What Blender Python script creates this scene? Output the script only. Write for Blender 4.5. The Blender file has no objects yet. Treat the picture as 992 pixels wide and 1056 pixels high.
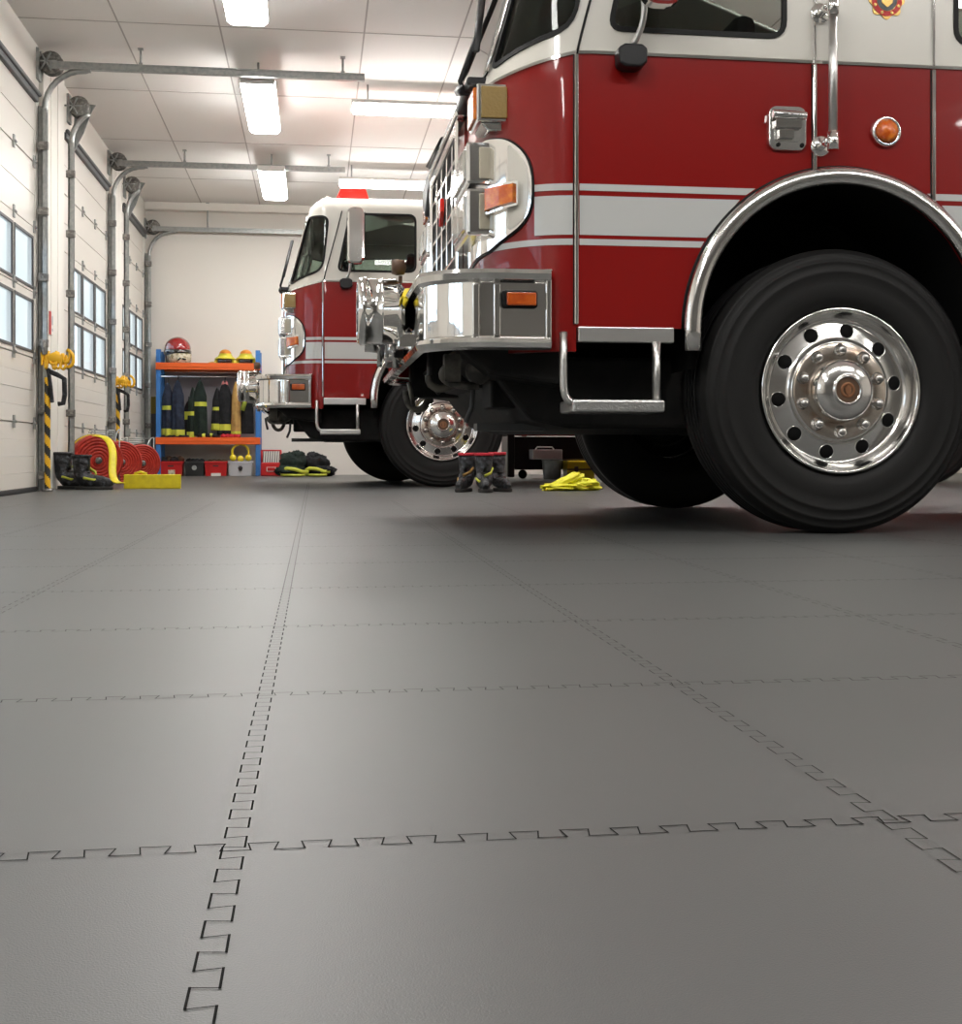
import bpy, math, random
from mathutils import Vector, Matrix
from mathutils.geometry import delaunay_2d_cdt
random.seed(7)
PI = math.pi
sc = bpy.context.scene
COL = sc.collection
def R(d): return math.radians(d)

# ------------------------------------------------------------------ materials
def mat(name, col, rough=.5, metal=0., coat=0., bump=None, emit=None, estr=0., var=None, trans=0., ior=1.45, spec=.5, aniso=None):
    m = bpy.data.materials.new(name); m.use_nodes = True
    nt = m.node_tree; b = nt.nodes['Principled BSDF']
    b.inputs['Base Color'].default_value = (*col, 1)
    b.inputs['Roughness'].default_value = rough
    b.inputs['Metallic'].default_value = metal
    b.inputs['Coat Weight'].default_value = coat
    b.inputs['Coat Roughness'].default_value = .03
    b.inputs['Transmission Weight'].default_value = trans
    b.inputs['IOR'].default_value = ior
    b.inputs['Specular IOR Level'].default_value = spec
    if emit:
        b.inputs['Emission Color'].default_value = (*emit, 1)
        b.inputs['Emission Strength'].default_value = estr
    if var:      # (scale, second colour, lo, hi)
        tc = nt.nodes.new('ShaderNodeTexCoord'); n = nt.nodes.new('ShaderNodeTexNoise')
        n.inputs['Scale'].default_value = var[0]; n.inputs['Detail'].default_value = 4
        r = nt.nodes.new('ShaderNodeValToRGB')
        r.color_ramp.elements[0].position = var[2]; r.color_ramp.elements[1].position = var[3]
        r.color_ramp.elements[0].color = (*col, 1); r.color_ramp.elements[1].color = (*var[1], 1)
        nt.links.new(tc.outputs['Object'], n.inputs['Vector'])
        nt.links.new(n.outputs['Fac'], r.inputs['Fac'])
        nt.links.new(r.outputs['Color'], b.inputs['Base Color'])
    if bump:     # (scale, strength, distance)
        tc = nt.nodes.new('ShaderNodeTexCoord'); n = nt.nodes.new('ShaderNodeTexNoise')
        n.inputs['Scale'].default_value = bump[0]; n.inputs['Detail'].default_value = 3
        bp = nt.nodes.new('ShaderNodeBump'); bp.inputs['Strength'].default_value = bump[1]
        bp.inputs['Distance'].default_value = bump[2]
        nt.links.new(tc.outputs['Object'], n.inputs['Vector'])
        nt.links.new(n.outputs['Fac'], bp.inputs['Height'])
        nt.links.new(bp.outputs['Normal'], b.inputs['Normal'])
    return m

M = {}
M['floor'] = mat('rubber_floor', (.078, .0795, .0775), .42, bump=(680, .42, .0005), var=(1.2, (.086, .0875, .085), .35, .7), spec=.5)
M['seam'] = mat('floor_seam', (.008, .008, .008), .8, spec=.1)
M['seam_faint'] = mat('floor_seam_faint', (.040, .039, .037), .8, spec=.1)
M['wall'] = mat('painted_wall', (.81, .785, .725), .7, bump=(60, .1, .002))
M['wall_unseen_grey'] = mat('unseen_grey_wall', (.34, .33, .31), .7)  # grey chosen to darken what paint and chrome reflect
M['ceiling'] = mat('ceiling_panel', (.87, .85, .82), .55)
M['joint'] = mat('ceiling_joint', (.48, .45, .43), .7)
M['door'] = mat('door_panel', (.74, .71, .65), .38, bump=(40, .06, .001))
M['frame_dark'] = mat('window_frame', (.10, .10, .10), .5)
M['pane'] = mat('door_pane', (.93, .97, 1.0), .0, trans=1.0, ior=1.02, spec=.3)
M['galv'] = mat('galvanised_steel', (.42, .43, .42), .42, .75, var=(30, (.34, .36, .35), .4, .6))
M['galv_dark'] = mat('oily_steel', (.16, .155, .145), .5, .6, var=(40, (.30, .29, .27), .45, .6))
M['rubber_seal'] = mat('rubber_seal', (.03, .03, .03), .7)
M['lamp'] = mat('lamp_diffuser', (.9, .9, .9), .4, emit=(1, .98, .95), estr=36)
M['lamp_body'] = mat('lamp_body', (.7, .7, .68), .5)
M['red'] = mat('red_paint', (.225, .006, .005), .28, coat=.5, spec=.2)
M['white'] = mat('white_paint', (.66, .64, .58), .25, coat=.8)
M['stripe'] = mat('reflective_stripe', (.52, .53, .52), .3, coat=.4)
M['stripe_red'] = M['red']
M['chrome'] = mat('chrome', (.88, .87, .85), .06, 1.0)
M['chrome_wavy'] = mat('bumper_chrome', (.88, .87, .85), .07, 1.0, bump=(5, .10, .03))
M['chrome_soft'] = mat('polished_aluminium', (.80, .79, .77), .16, 1.0, bump=(7, .06, .01))
M['brushed'] = mat('brushed_aluminium', (.66, .65, .63), .34, 1.0, bump=(160, .2, .001))
M['bolt_steel'] = mat('lug_nut_steel', (.55, .54, .52), .22, 1.0)
M['flange'] = mat('hub_flange', (.62, .55, .48), .22, 1.0, var=(18, (.50, .34, .24), .52, .72))
M['tread_plate'] = mat('tread_plate', (.55, .55, .54), .32, .9, bump=(90, .8, .004))
M['tyre'] = mat('tyre_rubber', (.009, .0088, .0085), .6, bump=(120, .12, .001), spec=.3)
M['black'] = mat('black_plastic', (.009, .009, .010), .4, spec=.35)
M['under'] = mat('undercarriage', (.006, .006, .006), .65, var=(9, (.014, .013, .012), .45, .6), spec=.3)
M['under_pale'] = mat('mottled_casting', (.16, .15, .13), .6, .3, var=(14, (.05, .048, .045), .4, .6))  # paler mottled grey for the small parts below the bumper
M['liner'] = mat('wheel_arch_liner', (.008, .008, .008), .8, spec=.1)
M['glass'] = mat('cab_glass', (.46, .54, .49), .0, trans=1.0, ior=1.3)
M['windshield'] = M['glass']
M['gasket'] = mat('window_gasket', (.006, .006, .006), .5, spec=.25)
M['interior'] = mat('cab_interior', (.05, .05, .05), .7)
M['seat'] = mat('seat_cloth', (.07, .075, .08), .8)
M['amber'] = mat('amber_lens', (.62, .10, .006), .12, coat=.6, bump=(90, .8, .004), var=(35, (.78, .22, .015), .4, .65))
M['amber_dark'] = mat('dark_amber_lens', (.40, .055, .006), .15, coat=.6, bump=(120, .6, .003), var=(25, (.52, .10, .012), .35, .65))
M['olive_lens'] = mat('tan_lens', (.26, .17, .045), .3, coat=.4, bump=(90, .5, .003))
M['tan_lens2'] = mat('cream_lens', (.50, .46, .36), .25, coat=.4)
M['red_lens'] = mat('red_lens', (.70, .02, .012), .12, coat=.7, bump=(60, .5, .004))
M['headlight'] = mat('headlight_glass', (.62, .60, .55), .1, .35, coat=1.0, bump=(50, .3, .004))
M['old_bronze'] = mat('old_bronze', (.30, .14, .07), .4, .6)
M['mesh'] = mat('grille_mesh', (.012, .014, .018), .45, .3)
M['gold'] = mat('gold_leaf', (.50, .32, .10), .35, .7)
M['navy'] = mat('navy_cloth', (.010, .014, .028), .85, bump=(70, .6, .008), var=(14, (.028, .042, .075), .4, .7))
M['charcoal'] = mat('charcoal_cloth', (.007, .0075, .009), .9, bump=(60, .6, .008), var=(12, (.018, .018, .02), .45, .7))
M['darkgreen'] = mat('dark_green_cloth', (.006, .013, .010), .9, bump=(60, .6, .008), var=(12, (.014, .028, .018), .45, .7))
M['tan'] = mat('tan_cloth', (.50, .31, .10), .85, bump=(60, .5, .006), var=(16, (.36, .20, .07), .45, .7))
M['pink'] = mat('pink_collar', (.55, .20, .20), .8)
M['lime'] = mat('lime_reflective', (.58, .62, .07), .5, bump=(80, .3, .003))
M['lime_cloth'] = mat('lime_cloth', (.40, .50, .07), .7, bump=(50, .4, .005))
M['yellow_hose'] = mat('yellow_hose', (.80, .66, .02), .45, bump=(70, .3, .002), var=(20, (.68, .54, .02), .4, .7))
M['yellow_cloth'] = mat('yellow_cloth', (.78, .76, .03), .5, bump=(22, .6, .01))
M['yellow_glove'] = mat('yellow_glove', (.78, .60, .02), .7, bump=(60, .7, .008))
M['yellow'] = mat('yellow_plastic', (.82, .66, .03), .35)
M['orange_yellow'] = mat('orange_strap', (.85, .48, .02), .5)
M['red_hose'] = mat('red_hose', (.40, .022, .012), .5, bump=(50, .4, .003), var=(22, (.52, .04, .02), .4, .7))
M['brown'] = mat('brown_rim', (.10, .055, .03), .6)
M['blue_steel'] = mat('blue_steel', (.045, .19, .52), .4)
M['orange_steel'] = mat('orange_steel', (.80, .13, .018), .4)
M['panel_grey'] = mat('lilac_grey_board', (.44, .42, .46), .7)
M['red_plastic'] = mat('red_plastic', (.50, .015, .015), .4)
M['grey_plastic'] = mat('grey_plastic', (.52, .52, .54), .5)
M['black_box'] = mat('black_box', (.02, .02, .02), .5)
M['label'] = mat('label_white', (.75, .74, .70), .5)
M['helmet_red'] = mat('helmet_red', (.33, .012, .012), .15, coat=1.0)
M['helmet_yellow'] = mat('helmet_yellow', (.72, .66, .05), .3, coat=.5)
M['helmet_orange'] = mat('helmet_orange', (.70, .25, .02), .35)
M['cream'] = mat('cream_guard', (.66, .60, .46), .4, var=(30, (.30, .25, .12), .5, .62))
M['visor'] = mat('dark_visor', (.02, .018, .015), .1, coat=1.0)
M['boot'] = mat('boot_leather', (.010, .010, .011), .5, bump=(38, 1.0, .012), var=(26, (.055, .06, .07), .52, .66))
M['sole'] = mat('boot_sole', (.025, .024, .022), .8)
M['boot_red'] = mat('boot_red_lining', (.45, .015, .03), .7)
M['wainscot'] = mat('dark_grey_paint', (.10, .105, .11), .5)
M['olive'] = mat('olive_yellow_paint', (.38, .28, .04), .5)
M['wire'] = mat('dark_wire', (.08, .08, .08), .4, .7)
M['asphalt'] = mat('outside_ground', (.42, .42, .42), .9)

# ------------------------------------------------------------------ mesh builder
class MB:
    def __init__(s, off=(0, 0, 0)):
        s.v = []; s.f = []; s.m = []; s.sm = []; s.off = Vector(off); s.T = None
    def add(s, vs, fs, m=0, sm=False):
        n = len(s.v)
        for p in vs:
            p = Vector(p)
            if s.T is not None: p = s.T @ p
            s.v.append(p - s.off)
        for f in fs:
            s.f.append([i + n for i in f]); s.m.append(m); s.sm.append(sm)
    def box(s, x0, x1, y0, y1, z0, z1, m=0):
        if x0 > x1: x0, x1 = x1, x0
        if y0 > y1: y0, y1 = y1, y0
        if z0 > z1: z0, z1 = z1, z0
        v = [(x0,y0,z0),(x1,y0,z0),(x1,y1,z0),(x0,y1,z0),(x0,y0,z1),(x1,y0,z1),(x1,y1,z1),(x0,y1,z1)]
        s.add(v, [(0,3,2,1),(4,5,6,7),(0,1,5,4),(1,2,6,5),(2,3,7,6),(3,0,4,7)], m)
    def prism(s, poly, a, b, axis='z', m=0, sm=False):
        n = len(poly)
        def P(u, w, h):
            return {'z': (u, w, h), 'y': (u, h, w), 'x': (h, u, w)}[axis]
        v = [P(u, w, a) for u, w in poly] + [P(u, w, b) for u, w in poly]
        area = sum(poly[i][0]*poly[(i+1) % n][1] - poly[(i+1) % n][0]*poly[i][1] for i in range(n))
        flip = (area < 0) != (axis == 'y') != (b < a)
        base = list(range(n)); top = [i+n for i in base]
        fs = [base[::-1], top]; side = [(i, (i+1) % n, (i+1) % n+n, i+n) for i in range(n)]
        if flip: fs = [f[::-1] for f in fs]; side = [f[::-1] for f in side]
        s.add(v, fs, m)
        n0 = len(s.v) - 2*n
        for f in side: s.f.append([i+n0 for i in f]); s.m.append(m); s.sm.append(sm)
    def tube(s, path, r, n=10, m=0, caps=True, sm=True, closed=False, up=None, mats=None):
        path = [Vector(p) for p in path]; N = len(path)
        vs = []; fs = []; prev = None; ms = []
        for i, p in enumerate(path):
            if closed: t = (path[(i+1) % N] - path[i-1]).normalized()
            else: t = (path[min(i+1, N-1)] - path[max(i-1, 0)]).normalized()
            if prev is None:
                u = Vector(up) if up else (Vector((0, 0, 1)) if abs(t.z) < .9 else Vector((0, 1, 0)))
            else: u = prev
            u = (u - t*u.dot(t)).normalized(); prev = u; w = t.cross(u)
            rr = r[i] if isinstance(r, list) else r
            ra, rb = rr if isinstance(rr, tuple) else (rr, rr)
            for k in range(n):
                a = 2*PI*k/n + PI/n
                vs.append(p + u*math.cos(a)*ra + w*math.sin(a)*rb)
        L = N if closed else N-1
        for i in range(L):
            for k in range(n):
                j = (i+1) % N
                fs.append((i*n+k, i*n+(k+1) % n, j*n+(k+1) % n, j*n+k)); ms.append(mats[i] if mats else m)
        n0 = len(s.v)
        s.add(vs, [], m)
        for f, mm in zip(fs, ms): s.f.append([i+n0 for i in f]); s.m.append(mm); s.sm.append(sm)
        if caps and not closed:
            s.f.append([n0+k for k in range(n)][::-1]); s.m.append(ms[0]); s.sm.append(False)
            s.f.append([n0+(N-1)*n+k for k in range(n)]); s.m.append(ms[-1]); s.sm.append(False)
    def lathe(s, prof, c=(0, 0, 0), axis='y', n=48, m=0, sm=True, mats=None, a0=0, a1=2*PI):
        """prof: list of (radius, along). axis y: along +y."""
        c = Vector(c); vs = []; full = abs(a1-a0-2*PI) < 1e-6; K = n if full else n+1
        for r, h in prof:
            for k in range(K):
                a = a0 + (a1-a0)*k/n; u = r*math.cos(a); w = r*math.sin(a)
                vs.append(c + Vector({'y': (u, h, w), 'z': (u, w, h), 'x': (h, u, w)}[axis]))
        n0 = len(s.v); s.add(vs, [])
        for i in range(len(prof)-1):
            for k in range(n):
                k2 = (k+1) % K
                s.f.append([n0+i*K+k, n0+i*K+k2, n0+(i+1)*K+k2, n0+(i+1)*K+k]); s.m.append(mats[i] if mats else m); s.sm.append(sm)
    def ball(s, c, r, n=16, m=0, z0=-PI/2, z1=PI/2):
        rx, ry, rz = r if isinstance(r, tuple) else (r, r, r)
        c = Vector(c); vs = []; fs = []; H = max(4, n//2)
        for i in range(H+1):
            a = z0 + (z1-z0)*i/H
            for k in range(n):
                b = 2*PI*k/n
                vs.append(c + Vector((rx*math.cos(a)*math.cos(b), ry*math.cos(a)*math.sin(b), rz*math.sin(a))))
        for i in range(H):
            for k in range(n):
                fs.append((i*n+k, i*n+(k+1) % n, (i+1)*n+(k+1) % n, (i+1)*n+k))
        s.add(vs, fs, m, True)
    def build(s, name, mats, parent=None, loc=None, rot=None, bevel=0, solid=0, sub=0, ang=35, recalc=True):
        me = bpy.data.meshes.new(name)
        me.from_pydata([tuple(p) for p in s.v], [], s.f)
        if not isinstance(mats, (list, tuple)): mats = [mats]
        for q in mats: me.materials.append(q if not isinstance(q, str) else M[q])
        for p, mi, sm in zip(me.polygons, s.m, s.sm): p.material_index = mi; p.use_smooth = sm
        me.update()
        if recalc:
            import bmesh
            bm = bmesh.new(); bm.from_mesh(me)
            bmesh.ops.recalc_face_normals(bm, faces=bm.faces); bm.to_mesh(me); bm.free()
        o = bpy.data.objects.new(name, me); COL.objects.link(o)
        if parent: o.parent = parent
        if loc: o.location = loc
        if rot: o.rotation_euler = rot
        if solid:
            q = o.modifiers.new('s', 'SOLIDIFY'); q.thickness = solid; q.offset = -1
        if bevel:
            q = o.modifiers.new('b', 'BEVEL'); q.width = bevel; q.segments = 2; q.limit_method = 'ANGLE'; q.angle_limit = R(ang)
            q.harden_normals = False
        if sub:
            q = o.modifiers.new('u', 'SUBSURF'); q.levels = sub; q.render_levels = sub
        return o

def empty(name, loc=(0, 0, 0), rz=0, parent=None):
    o = bpy.data.objects.new(name, None); COL.objects.link(o); o.location = loc; o.rotation_euler = (0, 0, rz)
    o.empty_display_size = .1
    if parent: o.parent = parent
    return o
def tag(o, label=None, cat=None, group=None, kind=None):
    if label: o['label'] = label
    if cat: o['category'] = cat
    if group: o['group'] = group
    if kind: o['kind'] = kind
    return o
def copy_tree(o, parent=None):
    c = o.copy(); COL.objects.link(c); c.parent = parent
    if parent is None: c.parent = None
    for ch in list(o.children): copy_tree(ch, c)
    return c
def bez(p0, p1, p2, p3, n=10):
    p0, p1, p2, p3 = map(Vector, (p0, p1, p2, p3)); out = []
    for i in range(n+1):
        t = i/n; out.append(p0*(1-t)**3 + p1*3*t*(1-t)**2 + p2*3*t*t*(1-t) + p3*t**3)
    return out
def rrect(x0, x1, z0, z1, r, n=5):
    out = []
    for cx, cz, a in ((x1-r, z1-r, 0), (x0+r, z1-r, 90), (x0+r, z0+r, 180), (x1-r, z0+r, 270)):
        for i in range(n+1):
            t = R(a + 90*i/n); out.append((cx+r*math.cos(t), cz+r*math.sin(t)))
    return out

# ------------------------------------------------------------------ camera
TH = math.atan(171/1270)
FW = Vector((math.sin(TH), math.cos(TH), 0)); RT = Vector((math.cos(TH), -math.sin(TH), 0))
cam = bpy.data.cameras.new('camera'); co = bpy.data.objects.new('camera', cam); COL.objects.link(co)
co.location = (0, 0, .305); co.rotation_euler = (R(90), 0, -TH)
cam.sensor_fit = 'HORIZONTAL'; cam.sensor_width = 36; cam.lens = 36*1270/992; cam.shift_y = -63/992
cam.clip_start = .02; cam.clip_end = 200
sc.camera = co

# ------------------------------------------------------------------ setting
XL, XR, YN, YB, HC = -2.1, 9.0, -7.0, 15.8, 3.40
# floor with interlocking joints
fb = MB(); fb.box(XL-.3, XR, YN, YB+.1, -.08, 0)
def ribbon(pts, w, m, z=.0006, wx=None):
    for a, b in zip(pts[:-1], pts[1:]):
        d = Vector((b[0]-a[0], b[1]-a[1], 0))
        if d.length < 1e-6: continue
        d.normalize(); ww = wx if wx and abs(d.x) > abs(d.y) else w; n = Vector((-d.y, d.x, 0))*ww/2; e = d*ww/2
        A = Vector((*a, z)) - e; B = Vector((*b, z)) + e
        fb.add([A-n, B-n, B+n, A+n], [(0, 1, 2, 3)], m)
SX = [-.062 + .53*k for k in range(-4, 8)]; SY = [.363 + .6*j for j in range(0, 16)]
A_ = .0085
for k, x in enumerate(SX):
    main = abs(x+.062) < .01; pts = []; y = .363 - .05*4; i = 0
    yend = 12.0 if main else 7.5
    while y < yend:
        dv = .0012
        sgn = 1 if i % 2 == 0 else -1
        pts += [(x+sgn*A_, y + (-dv if sgn > 0 else -dv)), (x+sgn*A_, y+.025+dv)]
        y += .025; i += 1
    ribbon(pts, .0017 if main else .0013, 1 if main else 2, wx=.0010)
for j, y in enumerate(SY):
    pts = []; x = SX[0]; i = 0
    while x < SX[-1]:
        sgn = 1 if i % 2 == 0 else -1
        dv = .0013
        pts += [(x-dv, y+sgn*.0085+.0006*math.sin(x*40)), (x+.0205+dv, y+sgn*.0085)]
        x += .0205; i += 1
    ribbon(pts, .0012, 1 if j < 2 else 2, wx=.0015)
fl = fb.build('floor', ['floor', 'seam', 'seam_faint'], recalc=False); tag(fl, kind='structure')

cb = MB(); cb.box(XL-.3, XR+.1, YN-.1, YB+.1, HC, HC+.1)
for x in (-1.41, -.69, .36, 1.07, 1.8, 2.5, 3.3, 4.1, 4.9, 5.7, 6.5, 7.3, 8.1):
    cb.box(x-.006, x+.006, YN, YB, HC-.002, HC+.01, 1)
for j in range(-7, 5):
    y = 9.15 + 1.72*j
    cb.box(XL, XR, y-.007, y+.007, HC-.0025, HC+.01, 1)
tag(cb.build('ceiling', ['ceiling', 'joint']), kind='structure')

# doors: (opening y0, y1, window spans)
DOORS = [(7.43, 9.70, [(7.79, 8.36), (8.42, 8.99), (9.05, 9.62)]),
         (10.75, 12.92, [(11.01, 11.58), (11.64, 12.21), (12.27, 12.84)]),
         (13.85, 15.62, [(13.97, 14.45), (14.50, 14.98), (15.03, 15.52)]),
         (4.25, 6.5, [(4.5, 5.07), (5.13, 5.7), (5.76, 6.33)]),
         (1.0, 3.25, [(1.25, 1.82), (1.88, 2.45), (2.51, 3.08)])]
HD = 2.98
wb = MB(); segs = sorted([(a, b) for a, b, _ in DOORS]); y = YN
for a, b in segs:
    wb.box(XL-.3, XL, y, a, 0, HC); wb.box(XL-.3, XL, a, b, HD, HC); y = b
wb.box(XL-.3, XL, y, YB+.1, 0, HC)
# pilaster faces with grooves
for a, b in ((9.80, 10.62), (13.02, 13.72), (6.6, 7.3), (3.4, 4.1)):
    n = 3; w = (b-a)/n
    for i in range(n): wb.box(XL, XL+.035, a+i*w+.012, a+(i+1)*w-.012, 0, HC-.02)
tag(wb.build('wall_left', 'wall', bevel=.004), kind='structure')
b = MB(); b.box(XL-.3, XR+.1, YB, YB+.1, 0, HC)
tag(b.build('wall_back', 'wall'), kind='structure')
b = MB(); b.box(XL, XR, YB-.12, YB, HC-.10, HC); tag(b.build('trim_1', 'wall', bevel=.01), kind='structure')
b = MB(); b.box(XR, XR+.1, YN, YB, 0, HC); tag(b.build('wall_right', 'wall'), kind='structure')
b = MB(); b.box(XL-.3, XR+.1, YN-.1, YN, 0, HC); tag(b.build('wall_front', 'wall_unseen_grey'), kind='structure')  # unseen wall, set back and greyed to deepen red paint and chrome contrast
b = MB(); b.box(-2.05, -1.93, YB-.05, YB, 0, .77, 0); b.box(-2.05, -1.93, YB-.05, YB, .77, .98, 1)
tag(b.build('trim_2', ['wainscot', 'olive']), kind='structure')
b = MB(); b.box(-40, XL-.3, -30, 50, -.12, -.02); tag(b.build('ground', 'asphalt'), kind='structure')

def make_door(idx, y0, y1, wins):
    xf = XL-.004; xb = XL-.044
    d = MB((XL-.024, (y0+y1)/2, 0))
    secs = [(0.02+.493*k, .02+.493*(k+1)) for k in range(6)]
    rows = [(1.05, 1.43), (1.53, 1.91)]
    for z0, z1 in secs:
        row = next((r for r in rows if z0-.05 < r[0] and r[1] < z1+.05), None)
        if row:
            d.box(xb, xf, y0, y1, z0+.004, row[0]); d.box(xb, xf, y0, y1, row[1], z1-.004)
            ys = [y0] + [v for w in wins for v in w] + [y1]
            for i in range(0, len(ys), 2): d.box(xb, xf, ys[i], ys[i+1], row[0], row[1])
        else:
            k = 4; h = (z1-z0-.008)/k
            for i in range(k): d.box(xb, xf - (.003 if i % 2 else 0), y0, y1, z0+.004+i*h, z0+.004+(i+1)*h-.002)
        d.box(xb, xb+.01, y0, y1, z1-.01, z1+.01)
    o = d.build('door_%d' % idx, 'door', loc=(XL-.024, (y0+y1)/2, 0)); tag(o, kind='structure')
    L = (XL-.024, (y0+y1)/2, 0)
    for r in rows:
        for w in wins:
            f = MB(L); t = .012
            f.box(xf-.006, xf+.007, w[0]-.01, w[1]+.01, r[0]-.01, r[0]+t); f.box(xf-.006, xf+.007, w[0]-.01, w[1]+.01, r[1]-t, r[1]+.01)
            f.box(xf-.006, xf+.007, w[0]-.01, w[0]+t, r[0], r[1]); f.box(xf-.006, xf+.007, w[1]-t, w[1]+.01, r[0], r[1])
            fo = f.build('window_frame', 'frame_dark', o, bevel=.003)
            g = MB(L); g.box(xf-.010, xf-.005, w[0], w[1], r[0], r[1]); g.build('window_pane', 'pane', fo)
    s = MB(L); s.box(xb-.01, xf+.02, y0, y1, 0.002, .035); s.build('bottom_seal', 'rubber_seal', o, bevel=.006)
    s = MB(L); s.box(XL-.02, XL+.025, y0, y1, HD-.035, HD+.012); s.tube([(XL+.03, y0, HD+.022), (XL+.03, y1, HD+.022)], .018, 8)
    s.build('top_seal', 'wainscot', o, bevel=.01)
    n = len(wins)
    for z0, z1 in secs[1:]:
        for yy in [ (wins[i][1]+wins[i+1][0])/2 for i in range(n-1)] + [y1-.05]:
            h = MB(L); h.box(xf, xf+.012, yy-.018, yy+.018, z0-.045, z0+.045); h.tube([(xf+.016, yy-.02, z0), (xf+.016, yy+.02, z0)], .010, 6)
            h.build('hinge', 'galv', o)
    return o
for i, (a, c, w) in enumerate(DOORS): make_door(i+1, a, c, w)

# overhead door tracks
def make_track(y, xend, label, hz=3.22, drum=True, group=None):
    x = XL+(.05 if xend else .065); L = (x, y, 0); xw = XL+(.001 if xend else .037)
    root = empty('door_track', L); tag(root, label, 'door track', group)
    t = MB(L)
    t.box(x-.012, x+.028, y-.024, y-.018, .01, hz-.33); t.box(x-.012, x-.004, y-.024, y+.024, .01, hz-.33); t.box(x-.012, x+.028, y+.018, y+.024, .01, hz-.33)
    t.build('vertical_track', 'galv', root)
    a = MB(L); a.box(xw, XL+.05, y+.035, y+.04, .0, hz-.3); a.box(xw, xw+.005, y+.035, y+.10, 0, hz-.3); a.build('angle_bracket', 'galv', root)
    c = MB(L); rr = .30; pts = []
    xe = xend if xend else x+rr+.05
    pts = [Vector((x+.008, y, hz-.36))] + [Vector((x+.008+rr*(1-math.cos(q)), y, hz-.33+rr*math.sin(q))) for q in [(PI/2 if xend else PI*.32)*i/8 for i in range(9)]]
    if xend: pts += [Vector((x+rr+.01+k*.02, y, hz-.022)) for k in range(1, 3)]
    c.tube(pts, .022, 8); c.build('curved_track', 'galv', root)
    if xend:
        c = MB(L); c.box(x+.05, xe, y-.025, y+.025, hz-.022, hz+.022); c.box(x+.05, xe, y-.035, y-.025, hz-.028, hz-.018)
        c.box(x+.05, xe, y-.035, y-.025, hz+.018, hz+.028)
        c.build('horizontal_rail', 'galv', root)
        hs = [xend-.17, x+.72]
        for hx in hs:
            h = MB(L); h.tube([(hx, y, hz+.02), (hx, y, HC)], .009, 6); h.box(hx-.02, hx+.02, y-.02, y+.02, HC-.01, HC); h.box(hx-.015, hx+.015, y-.01, y+.01, hz+.02, hz+.05)
            h.build('hanger', 'galv', root)
    if drum:
        d = MB(L)
        dz = hz+.03 if xend else hz-.02; dx = x+.02
        d.lathe([(0, -.05), (.08, -.05), (.088, -.04), (.068, -.03), (.068, .03), (.088, .04), (.084, .05), (0, .05)], (dx+(.03 if xend else .045), y+(.05 if xend else .03), dz), 'y', 20, 0)
        for q in range(6):
            aa = q*PI/3; d.tube([(dx, y-.02, dz), (dx+.078*math.cos(aa), y-.02, dz+.078*math.sin(aa))], .008, 5, 1)
        d.box(xw, xw+.02, y-.03, y+.08, dz-.14, dz+.10, 1)
        d.build('cable_drum', ['galv_dark', 'galv'], root)
    if not xend:
        d = MB(L); d.prism([(x-.01, hz-.42), (x+.09, hz-.22), (x+.15, hz-.05), (x+.19, hz+.02), (x+.02, hz+.04)], y+.09, y+.10, 'y'); d.build('end_plate', 'galv', root)
    for z in (.12, .62, 1.12, 1.62, 2.12, 2.62):
        h = MB(L); h.box(max(x-.03, xw), x+.045, y-.06, y-.03, z-.03, z+.03); h.tube([(x+.01, y-.05, z), (x+.01, y+.03, z)], .014, 8); h.build('roller_bracket', 'galv_dark', root, bevel=.004)
    return root
make_track(9.74, .385, 'grey steel overhead door track with long ceiling rail, nearest and highest of three', hz=3.24)
make_track(10.71, None, 'grey door track with curved top and spring drum beside the first white pillar')
make_track(12.96, .31, 'grey steel overhead door track whose rail crosses below the middle ceiling lamp', hz=3.24)
make_track(13.77, None, 'grey door track with curved top between second and third garage doors')
make_track(15.69, .2, 'farthest grey overhead door track, its rail running along the back wall', hz=3.06)

# ceiling lamps
def make_lamp(loc, rz, L, W, label, group=None, style='box'):
    root = empty('ceiling_lamp', loc, rz); tag(root, label, 'ceiling lamp', group)
    d = MB(); prof = [(-W/2, 0), (W/2, 0), (W/2, -.03), (W/2-.03, -.055), (-W/2+.03, -.055), (-W/2, -.03)]
    d.prism(prof, 0, L, 'y'); d.build('diffuser', 'lamp', root, bevel=.004)
    h = MB(); h.box(-W/2-.005, W/2+.005, -.02, L+.02, 0.0, .03); h.box(-W/2, W/2, -.02, -.005, -.03, 0); h.build('housing', 'lamp_body', root, bevel=.005)
    for q in (.12, L-.12):
        s = MB(); s.tube([(0, q, .03), (0, q, HC-loc[2])], .009, 6); s.box(-.03, .03, q-.03, q+.03, .03, .045); s.build('suspension_rod', 'galv', root)
    return root
LZ = 3.22
make_lamp((-.45, 7.0, LZ), 0, 1.42, .27, 'nearest long white ceiling lamp in the left row, cut by the top of the photo')
make_lamp((-.45, 9.85, LZ), 0, 1.42, .27, 'middle white ceiling lamp in left row, hanging just past the nearest rail')
make_lamp((-.45, 12.9, LZ), 0, 1.35, .27, 'farthest white ceiling lamp in left row, behind the second rail')
make_lamp((.32, 10.45, LZ), R(-90), 1.5, .20, 'long white crosswise ceiling lamp nearer the big truck windshield')
make_lamp((.27, 13.4, LZ), R(-90), 1.5, .20, 'far crosswise white ceiling lamp just above the small truck roof beacon')
for i, (x, y) in enumerate([(-.45, 4.1), (-.45, 1.2), (-.45, -1.8)]):
    make_lamp((x, y, LZ), 0, 1.42, .27, 'long white ceiling lamp of the left row, outside the photo towards the viewer', 'ceiling lamps outside the picture')
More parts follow.
